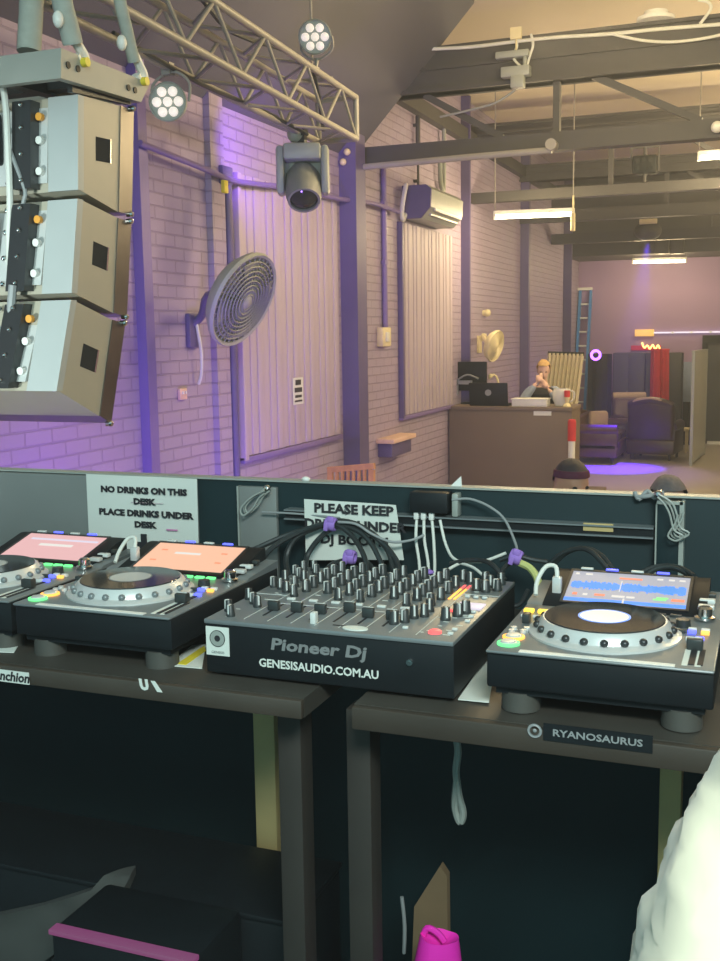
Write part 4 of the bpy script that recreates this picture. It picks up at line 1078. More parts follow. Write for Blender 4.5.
b = MB(); b.bx(xa, xb, -.034, -.0, z0-.003, z0); b.bx(xa, xb, -.034, 0, z1, z1+.003); b.build('rim', 'plate', t)
p = pt(598, 527, Y=YP-.03); b = MB(); b.box((p.x, -.027, p.z-.001), (.06, .004, .016)); b.build('rust_patch', 'wood_leg', t)
# power box with three white plugs
c = pt(430, 502, Y=YP-.03)
t = thing('power_box', 'black power box on the panel with three white plugs beneath', 'power box', (c.x, YP, c.z))
b = MB(); b.box((0, -.022, 0), (.085, .044, .045), bev=.004); b.build('box_body', 'black', t)
b = MB(); b.box((.055, -.016, -.005), (.014, .03, .05), bev=.003); b.build('end_bracket', 'smoked', t)
for k, x in enumerate((-.030, -.014, .004)):
    e = pt(431+k*6, 576, Y=YP-.06); c0 = Vector((x, -.03, -.022))
    b = MB(); b.box(c0+Vector((0, 0, -.008)), (.011, .014, .018), bev=.002); b.build('plug', 'white', t)
    b = MB(); b.tube([c0+Vector((0, 0, -.015)), c0+Vector((.001+.003*k, -.01, -.06)), c0+Vector((.012+.004*(k % 2), -.02, -.12)), c0+Vector((.01, -.03, -.20))], .0034); b.build('plug_cable', 'cable_white', t)


def sign(label, q, lines, cat='sign', Yf=YP-.018, marks=()):
    tl, tr, br_, bl_ = [pt(x, y, Y=Yf) for x, y in q]
    c = (tl+tr+br_+bl_)/4; t = thing('paper_sign', label, cat, c)
    b = MB(); n = 10
    for k in range(n):
        f0, f1 = k/n, (k+1)/n; wv = lambda f: Vector((0, -.0015*math.sin(f*7), 0))
        A = [tl.lerp(tr, f0)-c+wv(f0), tl.lerp(tr, f1)-c+wv(f1), bl_.lerp(br_, f1)-c+wv(f1), bl_.lerp(br_, f0)-c+wv(f0)]
        b.hexa(A, [v+Vector((0, .0012, 0)) for v in A])
    b.build('sheet', 'paper', t)
    for s_, x, y, size, sx, bold in lines:
        p_ = pt(x, y, Y=Yf-.0035)-c; text('lettering', s_, size, 'ink', t, p_, (PI/2, 0, 0), bold, .0006, sx)
    for x, y, w_, h_, m_ in marks:
        p_ = pt(x, y, Y=Yf-.0035)-c; b = MB(); b.box(p_, (w_, .0012, h_)); b.build('marker_stroke', m_, t)
    return t


sign('white paper sign about no drinks on this desk, behind the left players', [(86, 474), (197, 479), (199, 556), (90, 560)],
     [('NO DRINKS ON THIS', 143, 491, .0205, 1.22, .0010), ('DESK', 144, 502, .0200, 1.25, .0010), ('PLACE DRINKS UNDER', 145, 514, .0205, 1.24, .0010), ('DESK', 145, 525, .0200, 1.25, .0010), ('YOU ARE', 122, 552, .0200, 1.25, .0009)],
     Yf=YP-.022, marks=((147, 503, .09, .0010, 'ink_pale'), (172, 530, .030, .0035, 'ink_red')))
sign('white paper sign asking to keep drinks under, behind the mixer cables', [(304, 499), (396, 505), (404, 560), (306, 560)],
     [('PLEASE KEEP', 353, 510, .0285, 1.18, .0010), ('DRINKS UNDER', 354, 526, .0285, 1.18, .0010), ('DJ BOOTH', 354, 541, .0285, 1.18, .0010)], Yf=YP-.040)
# black printed triangle and square on the first sign
p = pt(144, 543, Y=YP-.026); b = MB(); b.box((0, 0, .012), (.016, .002, .02)); b.prism([(-.03, -.001, .002), (.03, -.001, .002), (0, -.001, -.022)], (0, .002, 0))
o = b.build('printed_arrow', 'ink', bpy.data.objects['paper_sign'], loc=p-bpy.data.objects['paper_sign'].location)


def hook_cable(label, pts_, Y, m='cable_grey', r=.005, hookat=None):
    c = pt(*pts_[0], Y=Y); t = thing('hook_with_cord', label, 'hook', c)
    b = MB(); b.ball((0, .006, 0), .009, seg=10); b.cyl((0, 0, 0), (0, YP-Y, 0), .004); b.build('hook', 'chrome', t)
    for k, off in enumerate((0, .006, -.005)):
        b = MB(); b.tube([pt(x, y, Y=Y-.003*k)-c+Vector((off*(1 if i else 0), -.004*k, off*.5)) for i, (x, y) in enumerate(pts_)], r*.42); b.build('cord', m, t)
    return t


hook_cable('steel hook with knotted grey cord on the left hook plate', [(266, 489), (258, 494), (250, 500), (244, 508), (247, 514), (256, 507), (262, 497), (268, 492)], YP-.03, 'smoked')
hook_cable('steel hook with loose pale cord on the right hook plate', [(658, 495), (668, 503), (673, 513), (677, 528), (686, 534), (679, 539), (671, 534), (678, 522), (681, 513)], YP-.045, 'smoked')
c = pt(650, 495, Y=YP-.01); b = MB(); b.tube([(-.03, 0, .005), (-.02, -.008, -.008), (-.005, 0, .008), (.01, -.01, -.004), (.025, 0, .006), (.0, -.012, 0), (-.025, -.006, -.004)], .0045)
tag(b.build('wire_knot', 'cable_grey', loc=c), 'knot of grey wire on the panel lip above the right hook plate', 'wire')
c = pt(306, 480, Y=YP); b = MB(); b.ball((0, 0, .004), .008, (1.3, 1, .8), seg=10); tag(b.build('tape_scrap', 'white', loc=(c.x, YP, PT+.004)), 'scrap of white tape on the panel lip above the drinks-under sign', 'tape')
c = pt(456, 483, Y=YP+.01); b = MB(); b.prism([(-.012, 0, 0), (.013, 0, 0), (.011, 0, .022)], (0, .003, 0)); tag(b.build('paper_corner', 'white', loc=(c.x, YP+.01, PT+.004)), 'white paper corner sticking up behind the panel lip', 'paper')

YT = -.085
tL = thing('trestle_table', 'left dark table under the two left players, with stickers on its edge', 'table', (0, 0, ST))
TXL = pt(301, 700, Y=YT).x; TXR = pt(349, 705, Y=YT).x
b = MB(); b.bx(-1.7, TXL, YT+.012, .585, .968, 1.0); b.build('table_top', 'wood_top', tL)
b = MB(); b.bx(-1.7, TXL, YT, YT+.014, .968, .999, 0, .003); b.build('edging', 'wood_edge', tL)
tR = thing('trestle_table', 'right brown edged table under the right player', 'table', (0, 0, ST))
b = MB(); b.bx(TXR, 1.55, YT+.022, .585, .965, .998); b.build('table_top', 'wood_top', tR)
b = MB(); b.bx(TXR, 1.55, YT+.008, YT+.024, .960, .997, 0, .003); b.build('edging', 'wood_edge', tR)


def leg(parent, xl, xr, Y, m, z0=0.0, z1=.955, dep=.05):
    a, c_ = pt(xl, 800, Y=Y), pt(xr, 800, Y=Y)
    b = MB(); b.bx(a.x, c_.x, Y, Y+dep, z0, z1, 0, .003); return b.build('leg', m, parent)


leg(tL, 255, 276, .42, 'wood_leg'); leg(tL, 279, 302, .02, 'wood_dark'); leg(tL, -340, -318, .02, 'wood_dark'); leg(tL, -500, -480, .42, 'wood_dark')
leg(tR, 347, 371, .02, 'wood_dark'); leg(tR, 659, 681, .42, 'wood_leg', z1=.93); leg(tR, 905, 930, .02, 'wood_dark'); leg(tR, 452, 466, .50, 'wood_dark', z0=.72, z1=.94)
# road case and dark things under the tables
xr_ = pt(292, 900, Y=.12).x; hc_ = pt(268, 917, Y=.12).z-ST; xm = -1.5
t = thing('road_case', 'black road case standing under the left table', 'case', (xm, .24, ST))
b = MB(); b.bx(0, xr_-xm, -.12, .12, .0, hc_-.01, 0, .01); b.build('case_body', 'black', t)
b = MB(); b.bx(-.002, xr_-xm+.002, -.124, .124, hc_-.012, hc_, 0, .003); b.build('edge_strip', 'black', t)
for x in (.45, 1.1):
    b = MB(); b.box((x, -.124, hc_*.55), (.11, .012, .08), bev=.004); b.build('handle', 'charcoal', t)
# stickers on the table edges
def edge_text(label, s_, x, y, size, m, plate=None, sx=1.0, Y=YT-.001, bold=.0004, rz=0, shear=0, pm='black'):
    p = pt(x, y, Y=Y); t = thing('edge_sticker', label, 'sticker', p)
    if plate: b = MB(); b.box((0, .0004, 0), (plate[0], .0012, plate[1])); b.build('backing', pm, t)
    text('lettering', s_, size, m, t, (0, -.0012, 0), (PI/2, rz, 0), bold, .0003, sx, shear)
    return t


edge_text('pale curly name sticker at the left end of the table edge', 'Dranchion', 6, 676, .024, 'ink', (.100, .022), 1.0, bold=.0006, shear=.2, pm='paper')
t = edge_text('white bold logo sticker on the left table edge', 'U', 145, 685, .024, 'paper', None, 1.0, bold=.0016, shear=-.15)
b = MB(); b.prism([(.012, -.0012, .009), (.020, -.0012, .009), (.034, -.0012, -.009), (.024, -.0012, -.009)], (0, .001, 0)); b.build('slash', 'paper', t)
t = edge_text('dim long name sticker on the right table edge', 'RYANOSAURUS', 597, 738, .0145, 'cable_grey', (.155, .026), 1.25, Y=YT+.006, bold=.0003)
b = MB(); b.lathe([(.007, 0), (.0085, -.0012), (.0105, -.0012), (.011, 0)], 20, 0, Matrix.Rotation(PI/2, 3, 'X'), (-.090, -.001, 0)); b.ball((-.090, -.0008, 0), .003, (1, .3, 1), 8); b.build('round_mark', 'cable_grey', t)


def flat(nm, label, cat, q, m, z=DZ+.001, th=.0015, stripe=None):
    P_ = [pt(x, y, Z=z) for x, y in q]; c = sum(P_, Vector((0, 0, 0)))/len(P_); c.z = z
    t = thing(nm, label, cat, c)
    b = MB(); b.prism([p-c for p in P_], (0, 0, th)); b.build('sheet', m, t)
    if stripe:
        S_ = [pt(x, y, Z=z+th) for x, y in stripe[0]]; b = MB(); b.prism([p-c for p in S_], (0, 0, .0008)); b.build('stripe', stripe[1], t)
    return t


flat('card', 'white card with yellow stripe between middle player and mixer', 'card', [(168, 666), (202, 669), (206, 645), (192, 646)], 'paper', stripe=([(177, 664), (186, 665), (206, 651), (204, 646)], 'yellow'))
flat('card', 'pale bluish card between the mixer and the right player', 'card', [(458, 700), (489, 703), (496, 660), (484, 662)], 'paper')
flat('card', 'crumpled pale paper under the gap between the two left players', 'card', [(-12, 652), (14, 653), (22, 640), (-2, 638)], 'paper')

# ------------------------------------------------------------------ the players
def player(label, loc, screen, lit, usb):
    t = thing('media_player', label, 'media player', loc)
    Wd, D, zb, zt = .329, .43, .040, .100
    b = MB(); b.bx(0, Wd, .006, D, zb, zt-.004, 0, .004)
    b.bx(.012, Wd-.012, .02, D-.01, zb-.012, zb); b.build('body', 'black', t)
    b = MB(); b.bx(0, Wd, 0, .292, zt-.005, zt, 0, .0025); b.build('top_plate', 'plate', t)
    b = MB(); b.bx(.050, .275, .002, .014, zt, zt+.0012); b.build('front_trim', 'white', t)
    # raised rear with the tilted display
    b = MB(); b.prism([(.028, .285, zt-.002), (.028, D, zt-.002), (.028, D, .136), (.028, .415, .137), (.028, .292, zt+.004)], (Wd-.056, 0, 0)); b.build('display_housing', 'black', t)
    for xa, xb in ((0, .0285), (Wd-.0285, Wd)):
        b = MB(); b.prism([(xa, .285, zt-.004), (xa, D, zt-.004), (xa, D, .112), (xa, .30, zt+.003)], (xb-xa, 0, 0)); b.build('rear_shoulder', 'plate', t)
    A = Vector((0, .294, zt+.0062)); B_ = Vector((0, .412, .1378)); up = (B_-A); L = up.length; n = Vector((0, -up.z, up.y)).normalized(); u = up.normalized()
    f = lambda x, v, h=0: Vector((x, 0, 0))+A+u*v*L+n*h
    def quad(bm, x0, x1, v0, v1, h, m): bm.hexa([f(x0, v0, h), f(x1, v0, h), f(x1, v1, h), f(x0, v1, h)], [f(x0, v0, h-.001), f(x1, v0, h-.001), f(x1, v1, h-.001), f(x0, v1, h-.001)], m)
    X0, X1 = .062, .268
    b = MB()
    if screen == 'wave':
        mats = ['screen_grey', 'screen_blue', 'screen_white', 'screen_red', 'screen_green', 'ink']
        quad(b, X0, X1, .03, .97, .0015, 0)
        rr = random.Random(3); n_ = 60
        for k in range(n_):
            a = .06+.07*rr.random()*(1 if k % 9 else .4); xa = X0+.004+(X1-X0-.008)*k/n_; quad(b, xa, xa+(X1-X0-.008)/n_, .55-a, .55+a, .0022, 1)
        quad(b, X0+.09, X0+.0915, .40, .72, .003, 2); quad(b, X0+.085, X0+.125, .80, .84, .0022, 3)
        for xa, w_, v, h, mm in ((.006, .006, .86, .05, 2), (.024, .012, .86, .05, 2), (.150, .010, .84, .04, 2), (.170, .010, .84, .04, 2), (.188, .010, .84, .04, 2), (.08, .022, .24, .05, 2), (.105, .014, .24, .045, 2), (.012, .008, .24, .06, 3), (.03, .008, .24, .05, 2), (.05, .018, .25, .05, 3), (.150, .022, .24, .03, 4), (.155, .02, .29, .03, 4), (.180, .022, .24, .06, 3)):
            quad(b, X0+xa, X0+xa+w_, v, v+h, .0024, mm)
        quad(b, X0+.0, X1, .06, .15, .0022, 1); quad(b, X0+.10, X0+.103, .05, .2, .003, 2)
    else:
        mats = ['screen_pink' if screen == 'pink' else 'screen_peach', 'screen_lilac' if screen == 'pink' else 'screen_red', 'screen_white', 'screen_red']
        quad(b, X0, X1, .03, .97, .0015, 0)
        if screen == 'pink': quad(b, X0+.02, X1-.01, .74, .80, .0022, 1); quad(b, X0+.06, X1-.06, .52, .60, .0022, 2)
        else:
            quad(b, X0+.06, X0+.12, .60, .66, .0022, 2)
            for xa, v in ((.022, .70), (.165, .68), (.02, .32), (.17, .35)): quad(b, X0+xa, X0+xa+.014, v, v+.035, .0022, 1)
    b.build('display', mats, t)
    b = MB()
    for x0, x1, v0, v1 in ((X0-.005, X0, 0, 1), (X1, X1+.005, 0, 1), (X0-.005, X1+.005, -.01, .03), (X0-.005, X1+.005, .97, 1.02)): quad(b, x0, x1, v0, v1, .0028, 0)
    b.build('bezel', 'charcoal', t)
    # lit keys below the display
    for k in range(8):
        b = MB(); xa = .066+k*.0255; b.bx(xa, xa+.019, .276, .285, zt, zt+.004, 0, .001); b.build('hot_cue_button', 'led_green' if (lit and k not in (2, 4)) else 'knob', t)
    # top edge keys
    for k in range(4):
        b = MB(); q = f(.085+k*.045, 1.05, .002); b.box(q, (.022, .008, .005), bev=.001); b.build('menu_button', 'led_blue' if k in (1, 3) else 'knob_edge', t)
    # jog wheel
    jx, jy = .155, .150
    b = MB(); b.lathe([(.119, 0), (.119, .003), (.113, .006), (.106, .008), (.102, .018), (.096, .0245), (.0, .0245)], 56, 0, None, (jx, jy, zt)); jw = b.build('jog_wheel', 'silver', t, 25)
    b = MB()
    for k in range(22):
        a = 2*PI*k/22; b.ball((jx+.1055*math.cos(a), jy+.1055*math.sin(a), zt+.0125), .0066, (1, 1, .9), 10)
    b.build('finger_dimple', 'charcoal' if not lit else 'plate', jw)
    b = MB(); b.lathe([(.094, .0245), (.093, .0262), (.0, .0265)], 56, 0, None, (jx, jy, zt)); b.build('platter', 'lens', jw)
    b = MB(); b.lathe([(.038, .0262), (.038, .0268), (.03, .0272), (0, .0272)], 32, 0, None, (jx, jy, zt)); b.build('centre_label', 'label_white' if not lit else 'silver', jw)
    b = MB(); b.lathe([(.041, .0262), (.041, .0269), (.038, .0269), (.038, .0262)], 32, 0, None, (jx, jy, zt)); b.build('label_ring', 'screen_blue' if not lit else 'plate', jw)
    # play and cue
    for nm, y, mm in (('play_button', .040, 'led_green'), ('cue_button', .076, 'led_orange')):
        b = MB(); b.lathe([(.0175, 0), (.0175, .003), (.014, .004), (.014, .003)], 28, 0, None, (.026, y, zt)); bb = b.build(nm, mm, t)
        b = MB(); b.lathe([(.014, .003), (.011, .006), (0, .0065)], 24, 0, None, (.026, y, zt)); b.build('button_cap', 'silver', bb)
    for x, y in ((.016, .105), (.034, .108), (.016, .122), (.036, .125)):
        b = MB(); b.cyl((x, y, zt), (x, y, zt+.005), .0055, .005, 12); b.build('search_button', 'silver', t)
    b = MB(); b.box((.026, .170, zt+.008), (.012, .020, .016), bev=.002); b.build('direction_lever', 'knob', t)
    for k, x in enumerate((.012, .036)):
        b = MB(); b.box((x+.004, .236, zt+.003), (.017, .012, .006), bev=.0015); b.build('loop_button', 'led_yellow' if not lit else 'led_red', t)
    for x, y in ((.014, .205), (.034, .205)):
        b = MB(); b.box((x, y, zt+.002), (.010, .007, .004), bev=.001); b.build('small_button', 'knob_edge', t)
    # pitch fader
    b = MB(); b.bx(.292, .300, .02, .165, zt, zt+.0012); b.bx(.304, .312, .02, .10, zt, zt+.001); b.build('fader_slot', 'ink', t)
    b = MB(); b.bx(.283, .291, .015, .10, zt, zt+.0008); b.bx(.301, .309, .015, .10, zt, zt+.0008); b.build('scale_mark', 'paper', t)
    b = MB(); b.box((.296, .100, zt+.009), (.024, .018, .018), bev=.003); pc_ = b.build('pitch_slider', 'knob', t)
    b = MB(); b.box((.296, .100, zt+.0185), (.020, .002, .001)); b.build('slider_mark', 'knob_edge', pc_)
    for k, (x, y, mm) in enumerate(((.286, .145, 'knob_edge'), (.300, .150, 'led_blue'), (.286, .185, 'led_blue'), (.306, .185, 'led_orange'), (.286, .20, 'knob_edge'), (.306, .20, 'knob_edge'), (.270, .185, 'knob'))):
        b = MB(); b.box((x, y, zt+.003), (.013, .007, .006), bev=.001); b.build('tempo_button', mm, t)
    b = MB(); b.lathe([(.012, 0), (.011, .012), (.0, .013)], 20, 0, None, (.270, .225, zt)); b.build('jog_adjust_knob', 'knob', t)
    # browse knob and keys on the right shoulder
    b = MB(); b.lathe([(.017, 0), (.017, .004), (.012, .006), (.012, .018), (.008, .021), (0, .021)], 28, 0, None, (.300, .275, zt+.002)); b.build('browse_knob', 'chrome', t)
    for k in range(3):
        b = MB(); b.box((.30+.0*k, .315+.03*k, zt+.012+.003*k), (.026, .014, .008), bev=.002); b.build('browse_button', ('silver', 'knob_edge', 'knob')[k], t)
    for x, y in ((.045, .045), (Wd-.045, .045), (.05, D-.06), (Wd-.05, D-.06)):
        b = MB(); b.cyl((x, y, 0), (x, y, zb-.01), .030, .029, 22); b.build('foot', 'foot', t)
    if usb:
        b = MB(); b.box((.045, .335, .125), (.016, .014, .034), bev=.002); u_ = b.build('usb_stick', 'silver', t)
        b = MB(); b.tube([(.045, .335, .14), (.040, .345, .158), (.022, .345, .156), (.010, .33, .132), (.012, .31, .112)], .004); b.build('lanyard', 'cable_white', u_)
    return t


player('rightmost black media player, blue waveform on its display', (.509, -.045, DZ), 'wave', False, True)
player('middle black media player with peach display, left of the mixer', (-.376, -.036, DZ), 'peach', True, True)
player('leftmost black media player with pink display, cut by the picture edge', (-.722, -.026, DZ), 'pink', True, False)

# ------------------------------------------------------------------ the mixer
t = thing('mixer', 'wide black audio mixer with many knobs in the centre of the desk', 'mixer', (.012, -.022, DZ))
Wd, D, zt = .440, .425, .100
b = MB(); b.bx(0, Wd, .004, D, .006, zt-.006, 0, .003); b.build('body', 'black', t)
b = MB(); b.bx(0, Wd, 0, D, zt-.008, zt, 0, .002); b.build('top_plate', 'plate', t)
for x in (.03, Wd-.03):
    for y in (.04, D-.04): b = MB(); b.cyl((x, y, 0), (x, y, .008), .016, seg=14); b.build('foot', 'foot', t)
b = MB()
for x in (.066, .110, .153, .196, .239, .282, .327, .372):
    b.bx(x, x+.0012, .02, D-.02, zt, zt+.0006)
b.bx(.066, .327, .135, .1362, zt, zt+.0006); b.bx(.0, .066, .19, .1912, zt, zt+.0006); b.bx(.372, Wd, .30, .3012, zt, zt+.0006)
b.build('panel_line', 'knob_edge', t)


def knob(name, x, y, r, h, m='knob', src=[None, {}]):
    key = (name, r, h, m)
    if key not in src[1]:
        q = MB(); q.lathe([(r*1.12, 0), (r*1.12, h*.2), (r, h*.28), (r*.88, h*.96), (r*.8, h), (0, h)], 16)
        o = q.build(name, m, t, loc=(x, y, zt))
        q = MB(); q.box((0, -r*.90, h*.62), (r*.36, r*.30, h*.80)); q.box((0, -r*.40, h+.0004), (r*.40, r*1.0, .0014)); p_ = q.build('pointer', 'knob_edge', o)
        src[1][key] = (o, p_); return o
    o0, p0 = src[1][key]; o = share(name, o0, t, (x, y, zt), (0, 0, math.radians(random.uniform(-50, 50)))); share('pointer', p0, o, (0, 0, 0)); return o


for c_ in range(6):
    x = .088+c_*.0435
    for k, y in enumerate((.400, .368, .334, .300, .266, .232)):
        knob('channel_knob', x+(0 if k else .004), y, .0080, .022)
    if c_ in (0, 2, 3, 5): knob('filter_knob', x-.006, .190, .0070, .022)
    b = MB(); b.box((x, .165, zt+.002), (.016, .008, .004), bev=.001); b.build('cue_button', 'knob_edge', t)
    b = MB(); b.bx(x-.0018, x+.0018, .05, .130, zt, zt+.0008); b.build('fader_slot', 'ink', t)
    y = (.088, .090, .092, .118, .094, .092)[c_]
    b = MB(); b.box((x+.002, y, zt+.009), (.021, .013, .018), bev=.003); o = b.build('channel_fader', 'knob', t)
    b = MB(); b.box((x+.002, y, zt+.0183), (.018, .0016, .001)); b.build('fader_mark', 'knob_edge', o)
    for k in range(5):
        pass
for x, y in ((.012, .39), (.012, .35), (.030, .40), (.048, .37), (.030, .33), (.012, .30), (.048, .31), (.014, .245), (.034, .235), (.052, .26), (.054, .215), (.012, .145), (.034, .120), (.052, .10), (.016, .06), (.036, .03)):
    knob('section_knob', x, y, .0070, .020)
for x, y in ((.345, .400), (.362, .385), (.345, .300), (.345, .250), (.340, .205), (.350, .165), (.338, .115), (.352, .130), (.318, .070), (.332, .085), (.39, .395), (.405, .37), (.420, .395), (.388, .335), (.407, .330), (.392, .120), (.404, .150), (.412, .175), (.345, .345), (.425, .345)):
    knob('master_knob', x, y, .0076 if x < .38 else .0082, .022)
b = MB(); b.bx(.225, .285, .030, .034, zt, zt+.0008); b.build('crossfader_slot', 'ink', t)
b = MB(); b.box((.190, .034, zt+.009), (.010, .014, .020), bev=.002); b.build('crossfader', 'knob_edge', t)
b = MB(); b.lathe([(.022, 0), (.022, .002), (0, .0025)], 28, 0, None, (.268, .022, zt), (1.0, .55)); b.build('round_sticker', 'paper', t)
b = MB(); b.bx(.384, .432, .195, .235, zt, zt+.003, 0, .001); b.build('effects_display', 'screen_lilac', t)
b = MB(); b.lathe([(.011, 0), (.011, .003), (.008, .005), (0, .005)], 22, 0, None, (.398, .040, zt)); b.build('effects_button', 'led_red', t)
for k in range(2):
    b = MB(); b.bx(.356+.010*k, .360+.010*k, .255, .335, zt, zt+.0015); lo = b.build('level_meter', 'led_orange', t)
    b = MB(); b.bx(.356+.010*k, .360+.010*k, .335, .365, zt, zt+.0016); b.build('level_peak', 'led_red', t)
for x, y, m_ in ((.386, .175, 'led_red'), (.424, .180, 'knob_edge'), (.428, .15, 'knob_edge'), (.43, .12, 'knob_edge'), (.386, .28, 'knob_edge'), (.402, .28, 'knob_edge'), (.418, .28, 'knob_edge'), (.424, .065, 'knob_edge'), (.424, .04, 'knob_edge'), (.345, .05, 'knob_edge')):
    b = MB(); b.box((x, y, zt+.002), (.009, .006, .004), bev=.001); b.build('small_button', m_, t)
b = MB(); rr = random.Random(5)
for c_ in range(6):
    for y in (.415, .384, .350, .316, .282, .248, .21): b.box((.088+c_*.0435-.012+rr.random()*.004, y, zt+.0004), (.010, .0022, .0006))
for k in range(26): b.box((.376+.05*rr.random(), .02+.37*rr.random(), zt+.0004), (.006+.006*rr.random(), .0018, .0006))
for k in range(22): b.box((.008+.045*rr.random(), .02+.38*rr.random(), zt+.0004), (.006+.006*rr.random(), .0018, .0006))
b.build('panel_print', 'paper', t)
text('maker_lettering', 'Pioneer Dj', .0275, 'logo_grey', t, (.208, .0034, .066), (PI/2, 0, 0), .0008, .0006, 1.42, .12)
text('hire_lettering', 'GENESISAUDIO.COM.AU', .0195, 'paper', t, (.208, .0034, .032), (PI/2, 0, 0), .0004, .0004, 1.0)
b = MB(); b.box((.024, .0032, .062), (.044, .0012, .050)); sk = b.build('disc_sticker', 'paper', t)
b = MB(); q = Matrix.Rotation(PI/2, 3, 'X'); b.lathe([(.0055, .0), (.0055, .0008), (.0145, .0008), (.0145, 0)], 30, 0, q, (.024, .0026, .067)); b.build('disc_mark', 'smoked', sk)
b = MB(); b.lathe([(.0055, 0), (.0055, .0010), (0, .0010)], 20, 0, q, (.024, .0026, .067)); b.build('disc_hub', 'ink', sk)
b = MB(); b.lathe([(.0135, .0), (.0135, .0012), (.0145, .0012), (.0145, 0)], 30, 0, q, (.024, .0026, .067)); b.build('disc_rim', 'ink', sk)
text('disc_lettering', 'GENESIS', .0062, 'plate', sk, (.024, .0022, .0425), (PI/2, 0, 0), 0, .0002, 1.1)
b = MB(); b.cyl((.368, .004, .060), (.368, -.001, .060), .0055, seg=16); b.cyl((.368, 0, .060), (.368, -.0015, .060), .003, seg=10); b.build('headphone_socket', 'chrome', t)

# ------------------------------------------------------------------ cables behind the gear
def loops(name, label, pts_lists, r, m, cat='cable', Y0=.52):
    allp = [pt(x, y, Y=Y) for L_ in pts_lists for (x, y, Y) in L_]; base = allp[0].copy(); base.z = DZ
    t = thing(name, label, cat, base); first = True
    for L_ in pts_lists:
        b = MB(); b.tube([pt(x, y, Y=Y)-base for x, y, Y in L_], r, 8, smooth=5); b.build('cable_run', m, t)
    return t


loops('cable_bundle', 'big loop of black cables hanging in front of the drinks-under sign', [
    [(240, 556, .50), (262, 546, .52), (290, 534, .55), (318, 526, .56), (336, 521, .56), (356, 524, .56), (378, 538, .55), (396, 560, .52), (400, 580, .48)],
    [(290, 580, .48), (286, 558, .52), (296, 538, .54), (318, 527, .555), (336, 522, .555), (362, 528, .55), (386, 548, .54), (394, 572, .5)],
    [(310, 582, .46), (306, 560, .52), (318, 540, .54), (336, 527, .55), (356, 530, .55), (372, 545, .53), (384, 570, .5)],
    [(322, 580, .46), (330, 566, .50), (348, 560, .53), (366, 562, .52), (380, 580, .48)],
    [(258, 566, .46), (272, 548, .5), (300, 532, .54), (330, 524, .55), (350, 534, .54), (364, 556, .5), (368, 580, .47)]], .0060, 'cable')
loops('cable_bundle', 'thin pale cable arcing from the purple tie across the drinks-under sign', [[(338, 522, .54), (356, 524, .54), (372, 534, .54), (392, 542, .54), (412, 540, .55), (424, 535, .565)]], .0030, 'cable_grey')
loops('cable_bundle', 'white cables looping from the power box to the mixer right rear', [
    [(440, 520, .58), (446, 545, .56), (456, 560, .52), (480, 562, .5), (506, 553, .5)], [(460, 563, .50), (448, 570, .47), (440, 580, .44)], [(460, 563, .50), (474, 568, .47), (488, 580, .43)]], .0032, 'cable_white')
loops('cable_bundle', 'black cables from the right purple tie to the mixer and right player', [
    [(500, 560, .5), (516, 556, .5), (534, 560, .5), (548, 562, .5)], [(450, 564, .5), (470, 560, .49), (490, 563, .46), (505, 580, .44)], [(516, 560, .5), (506, 566, .48), (500, 578, .45), (502, 600, .42)],
    [(548, 566, .48), (560, 555, .47), (576, 549, .46), (592, 552, .44), (612, 574, .41)], [(552, 566, .48), (566, 553, .47), (584, 548, .46), (602, 556, .44), (616, 575, .41)], [(498, 590, .46), (508, 605, .43), (520, 604, .44), (528, 590, .47)]], .0048, 'cable')
loops('cable_bundle', 'black cable arch behind the rightmost player display', [[(632, 582, .44), (645, 571, .46), (662, 566, .47), (680, 568, .46), (694, 576, .43)], [(640, 582, .44), (654, 570, .46), (674, 568, .46), (698, 580, .43)]], .0050, 'cable')
loops('cable_bundle', 'thin pale cable from the power box down to the right purple tie', [[(452, 500, .59), (470, 499, .59), (490, 507, .58), (505, 520, .57), (516, 545, .53), (517, 555, .5)]], .0028, 'cable_grey')
loops('cable_bundle', 'lime sleeved cable below the right purple tie', [[(520, 563, .49), (530, 568, .48), (537, 578, .46), (540, 592, .43)]], .0075, 'lime')
loops('cable_bundle', 'thin black cable from the left hook plate down to the mixer', [[(262, 512, .585), (300, 514, .585), (340, 518, .57)], [(345, 509, .58), (346, 515, .58)]], .0025, 'cable_grey')
for lab, x, y, Y in (('purple cable tie on top of the big cable loop', 331, 524, .545), ('purple cable tie in the middle of the cable loop, above the mixer knobs', 350, 557, .50), ('purple cable tie right of the mixer, by the lime sleeve', 516, 557, .49)):
    c = pt(x, y, Y=Y); t = thing('cable_tie', lab, 'cable tie', c); R3 = Matrix.Rotation(random.uniform(-.3, .3), 3, 'Y')
    b = MB(); b.lathe([(.013, -.012), (.0155, -.008), (.0155, .008), (.013, .012), (.009, .012), (.009, -.012), (.013, -.012)], 18, 0, R3 @ Matrix.Rotation(PI/2, 3, 'Y')); b.box((.004, -.012, .012), (.016, .006, .014), 0, R3, .003); b.build('strap', 'velcro', t)
    b = MB(); b.box((-.006, -.016, -.004), (.010, .004, .018), 0, R3, .0015); b.build('strap_tail', 'velcro', t)
c = pt(427, 572, Y=.45); b = MB(); b.ball((0, 0, 0), .010, (1.5, 1, .6), 10); tag(b.build('cable_tie', 'velcro', loc=c), 'small flat purple tie at the foot of the white plug cables', 'cable tie')

